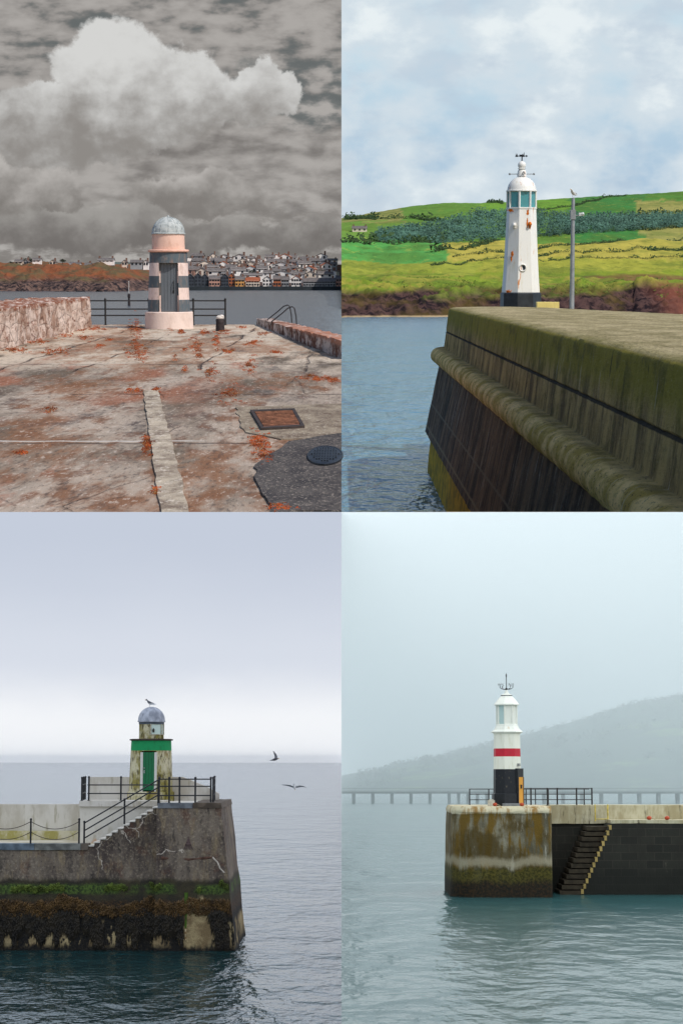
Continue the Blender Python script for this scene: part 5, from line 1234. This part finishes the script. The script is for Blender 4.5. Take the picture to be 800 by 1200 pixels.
# steps
SN = 13; stepm = plain('worn_step', c255(52, 45, 34), .85, .4, 3); nosing = plain('ochre_nosing', c255(160, 138, 84), .8, .25, 3)
for i in range(SN):
    z1 = zt_ - (i + .6) * (zt_ + 5.9) / SN; x1 = xl(z1) + .12
    mb = MB(); mb.rough_box(x1 - 1.25, x1 - .10, Yb + .45 - .04 * i, Ya + .1, z1 - .22, z1, step=.3, amp=.012, sc=3); s_ = QB(mb, 'step', stepm)
    mb = MB(); mb.box(x1 - .12, x1 + .02, Yb - .035, Yb + .5, z1 - .17, z1 + .08); QB(mb, 'nosing', nosing)
yell = plain('yellow_post_paint', c255(196, 176, 84), .7, .3, 4)
t8 = thing('step_rail', BR, (xa(703, Yb), Ya - .5, cz(962, Yb)), 'faded yellow safety frame at the head of the quay steps', 'rail')
for dx_ in (0, (xa(718, Yb) - xa(703, Yb))):
    mb = MB(); mb.tube([(dx_, 0, -.05), (dx_, 0, .85)], .04, 6); mb.build('post', yell, t8)
mb = MB(); mb.tube([(0, 0, .06), (xa(718, Yb) - xa(703, Yb), 0, .06)], .025, 6); mb.build('rail', yell, t8)
orange = plain('orange_float', c255(164, 66, 36), .5, .2, 6)
# ---- red banded light
YR = 110.5; k = YR / 2400; RX, RZ = BR.X(594.3, 940, YR), ztop
hz = lambda v: (942.2 - v) * k; c8 = math.cos(math.pi / 8); R_ = lambda w: w / 2 * k / c8; ph = math.pi / 8 + .12
t = thing('lighthouse', BR, (RX, YR, RZ), 'slender octagonal black and white harbour light with one red band', 'lighthouse')
n = NT('banded_tower_paint'); z = n.z; wh = n.mix(n.mul(n.st(n.noise(2, (2, 2, .4), 7, .7), .5, .7), .4), c255(226, 226, 214), c255(176, 170, 130))
bl_ = n.mix(n.mul(n.st(n.noise(6, (1, 1, .6), 6, .7), .6, .66), .6), c255(24, 27, 34), c255(120, 110, 90)); rd = n.mix(n.mul(n.st(n.noise(5), .5, .7), .3), c255(188, 30, 52), c255(150, 40, 50))
col = n.mix(n.st(z, hz(900) - .006, hz(900) + .006), bl_, wh); col = n.mix(n.band(z, hz(885.5), hz(876.2), .006), col, rd)
TP = n.bsdf(col, .5, spec=.35); WP = painted('tower_white_paint', c255(226, 228, 220), .35, .35, rustcol=c255(186, 140, 60), dirtcol=c255(176, 168, 120), vs=(2, 2, .4))
BP = plain('tower_black_paint', c255(22, 25, 31), .45, .3, 6)
mb = MB(); mb.lathe([(R_(35), 0), (R_(34), hz(928.5)), (R_(31), hz(927.5))], 8, phase=ph); mb.build('plinth', BP, t, bevel=.02)
mb = MB(); mb.lathe([(R_(31), hz(928)), (R_(30), hz(900)), (R_(29.2), hz(880)), (R_(28.6), hz(859))], 8, phase=ph); mb.build('shaft', TP, t, bevel=.012)
mb = MB(); mb.lathe([(R_(28.6), hz(859.5)), (R_(31), hz(858.4)), (R_(34.5), hz(857.6)), (R_(34.5), hz(856.6)), (R_(29), hz(854.4)), (R_(25), hz(850.5)), (R_(24), hz(848.4)), (R_(23.4), hz(848))], 8, phase=ph); mb.build('gallery', WP, t, bevel=.01)
mb = MB(); mb.lathe([(R_(20.6), hz(848.5)), (R_(20.6), hz(826))], 8, phase=ph, caps=False); mb.build('glazing', NT('fog_glass').bsdf(c255(176, 200, 200), .15, spec=.5), t)
for i in range(8):
    a0, a1 = ph + i * math.pi / 4, ph + (i + 1) * math.pi / 4; r = R_(21.6)
    mb = MB(); mb.tube([(r * math.cos(a0), r * math.sin(a0), hz(848.5)), (r * math.cos(a0), r * math.sin(a0), hz(826))], .055, 6); mb.build('mullion', WP, t)
    if i in (5, 6, 7, 0): 
        r = R_(21.2); e = .06; p = [(r * math.cos(a), r * math.sin(a)) for a in (a0, a1)]
        if i in (5, 6): mb = MB(); mb.addf([(p[0][0], p[0][1], hz(848)), (p[1][0], p[1][1], hz(848)), (p[1][0], p[1][1], hz(826.5)), (p[0][0], p[0][1], hz(826.5))] + [(x * .96, y * .96, z) for x, y, z in [(p[0][0], p[0][1], hz(848)), (p[1][0], p[1][1], hz(848)), (p[1][0], p[1][1], hz(826.5)), (p[0][0], p[0][1], hz(826.5))]], [(0, 1, 2, 3), (7, 6, 5, 4), (0, 4, 5, 1), (1, 5, 6, 2), (2, 6, 7, 3), (3, 7, 4, 0)]); mb.build('panel', WP, t)
mb = MB(); mb.lathe([(R_(22), hz(826.5)), (R_(27.6), hz(826)), (R_(27.6), hz(824.8)), (R_(22), hz(821)), (R_(15), hz(816.6)), (R_(11.4), hz(815.4)), (R_(12.4), hz(814.8)), (R_(12.4), hz(814)), (R_(5), hz(812.4)), (R_(2.6), hz(808.5)), (R_(1), hz(808))], 8, phase=ph); rf = mb.build('roof', WP, t, bevel=.008)
mb = MB(); mb.lathe([(R_(12.8), hz(815.1)), (R_(12.8), hz(814.2))], 8, phase=ph); mb.build('roof_cap', plain('grey_cap', c255(96, 102, 106), .6), rf)
# weather vane with letters
vn = thing('weather_vane', BR, (RX, YR, RZ + hz(808.5)), 'black weather vane with curled arms and compass letters on the red banded light', 'weather vane')
mb = MB(); mb.tube([(0, 0, 0), (0, 0, 18.5 * k)], .022, 6); mb.ball((0, 0, 1.4 * k), .07, 6); mb.lathe([(.001, 17 * k), (.045, 17.3 * k), (.001, 20 * k)], 6); mb.ball((0, 0, 16 * k), .035, 5); mb.build('spindle', black, vn)
for sg, ang in ((1, 0), (-1, 0), (1, 1), (-1, 1)):
    L = 7.6 if not ang else 4.2; dy = 0 if not ang else -.35 * sg
    mb = MB(); mb.tube([(0, 0, 1.6 * k), (sg * L * .35 * k, dy * .5, 1.0 * k), (sg * L * .8 * k, dy, 1.8 * k), (sg * L * k, dy, 3.6 * k), (sg * L * .96 * k, dy, 5 * k)], .020, 6); mb.build('arm', black, vn)
for ch, x, y in (('N', 3.6 * k, -.3), ('S', -3.6 * k, .3), ('E', 7.8 * k, 0), ('W', -7.8 * k, 0)):
    vs, fs = text_mb(ch, .2); mb = MB(); mb.addf([(a + x, b + y, c_ + 6.2 * k) for a, b, c_ in vs], fs); mb.build('compass_letter', black, vn)
mb = MB(); mb.addf([(-6 * k, -.01, 9.0 * k), (-3.6 * k, -.01, 10.2 * k), (-3.6 * k, -.01, 8.6 * k), (-6 * k, .01, 9.4 * k), (-3.6 * k, .01, 10.2 * k), (-3.6 * k, .01, 8.6 * k)], [(0, 1, 2), (3, 5, 4), (0, 3, 4, 1), (1, 4, 5, 2), (2, 5, 3, 0)]) if False else None
# the door on the right facet
ap = 30.6 / 2 * k; fa = None
for i in range(8):
    a = ph + math.pi / 8 + i * math.pi / 4; a = (a + math.pi) % (2 * math.pi) - math.pi
    if -math.pi / 2 + .3 < a < 0 and (fa is None or a < fa): fa = a
dr = MB(); dr.box(-.22, .22, -.05, .2, 0, 1.5); do = dr.build('door', painted('ochre_door_paint', c255(206, 146, 50), .3, .45, dirtcol=c255(176, 130, 60)), t, loc=(17.6 * k * math.cos(fa), 17.6 * k * math.sin(fa), .02), rz=fa + math.pi / 2)
mb = MB(); mb.box(-.27, -.22, -.07, .2, 0, 1.5); mb.box(.22, .27, -.07, .2, 0, 1.5); mb.box(-.27, .27, -.04, .3, 1.50, 1.96); mb.build('door_frame', BP, do)
mb = MB(); mb.box(-.05, .05, -.10, -.05, .9, 1.1); mb.build('handle', BP, do)
mb = MB(); mb.box(-.08, .08, -.1, 0, -.07, .07); mb.build('bracket', grm, t, loc=(ap * .98 * math.cos(fa), ap * .98 * math.sin(fa), hz(895)), rz=fa + math.pi / 2)
mb = MB(); mb.box(-.5, .42, -1.25, -.7, 0, .14); mb.build('doorstep', plain('grey_step', c255(120, 124, 128), .8, .25, 4), t, loc=(.15, .1, 0), bevel=.015)
mb = MB(); mb.rough_box(-.18, .18, -.18, .18, 0, .30, step=.06, amp=.012, sc=5); mb.box(-.10, .10, -.10, .10, .30, .36)
tag(mb.build('utility_box', plain('pale_box', c255(186, 182, 168), .8, .2, 6), S=BR, loc=(BR.X(575.2, 940, YR - 1), YR - 1, ztop)), 'small pale box standing left of the red banded light', 'box')
for u, lb in ((579.5, 'orange float lying at the left foot of the red banded light'), (611, 'orange float lying at the right foot of the red banded light')):
    tt = thing('float', BR, (BR.X(u, 942, YR - 1.6), YR - 1.6, ztop + .09), lb, 'float', 'orange floats')
    mb = MB(); mb.ball((0, 0, 0), .12, 8, sz=.8); mb.build('buoy', orange, tt, smooth=True); mb = MB(); mb.tube([(.1, 0, .02), (.18, 0, -.02), (.3, .1, -.07)], .015, 5); mb.build('rope', plain('rope', c255(150, 140, 110), .9), tt)
for u, v, lb in ((702, 944.5, ''), (744, 944.5, '')): pass
for i, u in enumerate((760, 781)):
    tt = thing('float', BR, (BR.X(u, 960, Yb + .5), Yb + .5, cz(961, Yb) + .1), ['orange float on the quay ledge to the right of the steps', 'orange float farthest right on the quay ledge'][i], 'float', 'orange floats')
    mb = MB(); mb.ball((0, 0, 0), .14, 8, sz=.8); mb.build('buoy', orange, tt, smooth=True); mb = MB(); mb.tube([(.1, 0, .02), (.2, 0, -.02), (.35, .1, -.1)], .015, 5); mb.build('rope', plain('rope', c255(150, 140, 110), .9), tt)
# railings around the head
def rr_(us, Y): return [(BR.X(u, 940, Y), Y, ztop - .03) for u in us]
railing(BR, rr_((550, 578), 114), [0, .8], .92, [.32, .62, .9], 'thin black railing on the pier head to the left of the red banded light', r=.02, pr=.035, knob=False)
railing(BR, rr_((610, 693.5), 114.5), [.14, .37, .51, .78, .995], .97, [.32, .62, .94], 'tall black railing on the pier head to the right of the red banded light', r=.022, pr=.045, knob=False)
railing(BR, rr_((606, 690), 117.5), [.12, .25, .43, .55, .93], .90, [.30, .60, .88], 'farther black railing along the back of the pier head', r=.018, pr=.032, knob=False)
# ---- long jetty in the fog
YJ = 560; kj = YJ / 2400; jz = BR.Z(600, 928.5, YJ)
t = thing('jetty', BR, (BR.X(460, 930, YJ), YJ, -6), 'long straight jetty on piled legs fading into the fog', 'jetty'); jx = BR.X(460, 930, YJ)
jm = plain('jetty_timber', c255(96, 104, 104), .9, .2, .5)
mb = MB(); mb.box(.05 - jx, 115 - jx, -2.5, 2.5, jz + 6 - .35, jz + 6 + .25); mb.build('deck', jm, t)
u = 414
while u < 860:
    mb = MB(); x = BR.X(u, 930, YJ) - jx
    mb.box(x - .42, x + .42, -2, -1.2, -1.5, jz + 6 - .3); mb.box(x - .2, x + .55, 1.2, 2, -1.5, jz + 6 - .3); mb.build('pile', jm, t); u += 22.3 if u < 520 or u > 560 else 11
mb = MB()
for z in (.6, 1.1): mb.tube([(.05 - jx, -2.4, jz + 6 + z), (115 - jx, -2.4, jz + 6 + z)], .05, 4)
mb.build('rail', jm, t)
# ---- foggy hills
def zbr(x, y):
    u = 400 + 2400 * x / y; top = lerp_tab([(395, 911), (420, 906), (450, 901), (485, 892), (520, 887), (546, 880), (565, 876), (600, 866), (640, 856), (660, 851), (690, 843), (720, 832), (760, 824), (800, 817), (860, 812)], u)
    H_ = (915 - top) * 1500 / 2400
    f = min(1, max(0, (y - 1000) / 520)); return -6.6 + (H_ + 6.6) * (math.sin(f * math.pi / 2) ** 1.1) + (1.6 * fb(x * .02, y * .02, 3) + .8 * fb(x * .1, y * .1, 6)) * f
n = NT('foggy_hillside'); a = n.noise(.012, detail=7, rough=.6); b = n.noise(.08, detail=7, rough=.7, off=(1, 2, 3))
col = n.mix(n.st(a, .54, .62), c255(58, 74, 66), c255(96, 116, 76)); col = n.mix(n.mul(n.st(b, .48, .58), .7), col, c255(42, 56, 52)); fm = n.bsdf(col, .95, spec=.1)
mb = MB(); us = [392 + 4 * i for i in range(125)]; ys = [1000 + 13 * i for i in range(50)]
for y in ys:
    for u in us: x = (u - 400) / 2400 * y; mb.v.append((x, y, zbr(x, y)))
W_ = len(us)
for j in range(len(ys) - 1):
    for i in range(W_ - 1): mb.f.append((j * W_ + i, j * W_ + i + 1, (j + 1) * W_ + i + 1, (j + 1) * W_ + i)); mb.mi.append(0)
struct(mb.build('hills', fm, S=BR, smooth=True, clip=True, recalc=False))
mb = MB(); rnd = random.Random(3)
for _ in range(1500):
    u = rnd.uniform(420, 815); y = rnd.uniform(1100, 1530); x = (u - 400) / 2400 * y; r = rnd.uniform(1.2, 2.6)
    if fb(x * .015, y * .01, 4) < .02 and y < 1480: continue
    mb.leaves((x, y, zbr(x, y) + r * .6), (r * 1.2, r * 1.2, r), 12, r * .4)
tag(mb.build('woodland', plain('fog_trees', c255(48, 62, 58), .9, .3, .1), S=BR, recalc=False), 'dark woods on the foggy hillside', 'wood', kind='stuff')
# ---- the fog itself
hm = bpy.data.materials.new('fog'); hm.use_nodes = True; nt = hm.node_tree; nt.nodes.clear()
o_ = nt.nodes.new('ShaderNodeOutputMaterial'); pv = nt.nodes.new('ShaderNodeVolumePrincipled'); nt.links.new(pv.outputs[0], o_.inputs['Volume'])
pv.inputs['Color'].default_value = c255(232, 240, 243); pv.inputs['Density'].default_value = .00118; pv.inputs['Anisotropy'].default_value = 0
def fogbox(x0, x1, y0, y1, slope, mat):
    mb = MB(); zb0, zb1 = -30, -262
    vs = [(x0, y0, zb0), (x1, y0, zb0), (x1, y1, zb1), (x0, y1, zb1), (x0, y0, -slope * y0), (x1, y0, -slope * y0), (x1, y1, -slope * y1), (x0, y1, -slope * y1)]
    mb.addf(vs, [(0, 3, 2, 1), (4, 5, 6, 7), (0, 1, 5, 4), (1, 2, 6, 5), (2, 3, 7, 6), (3, 0, 4, 7)])
    return struct(mb.build('haze', mat), kind='stuff')
fogbox(.002, 1150, 135, 1750, .0003, hm)
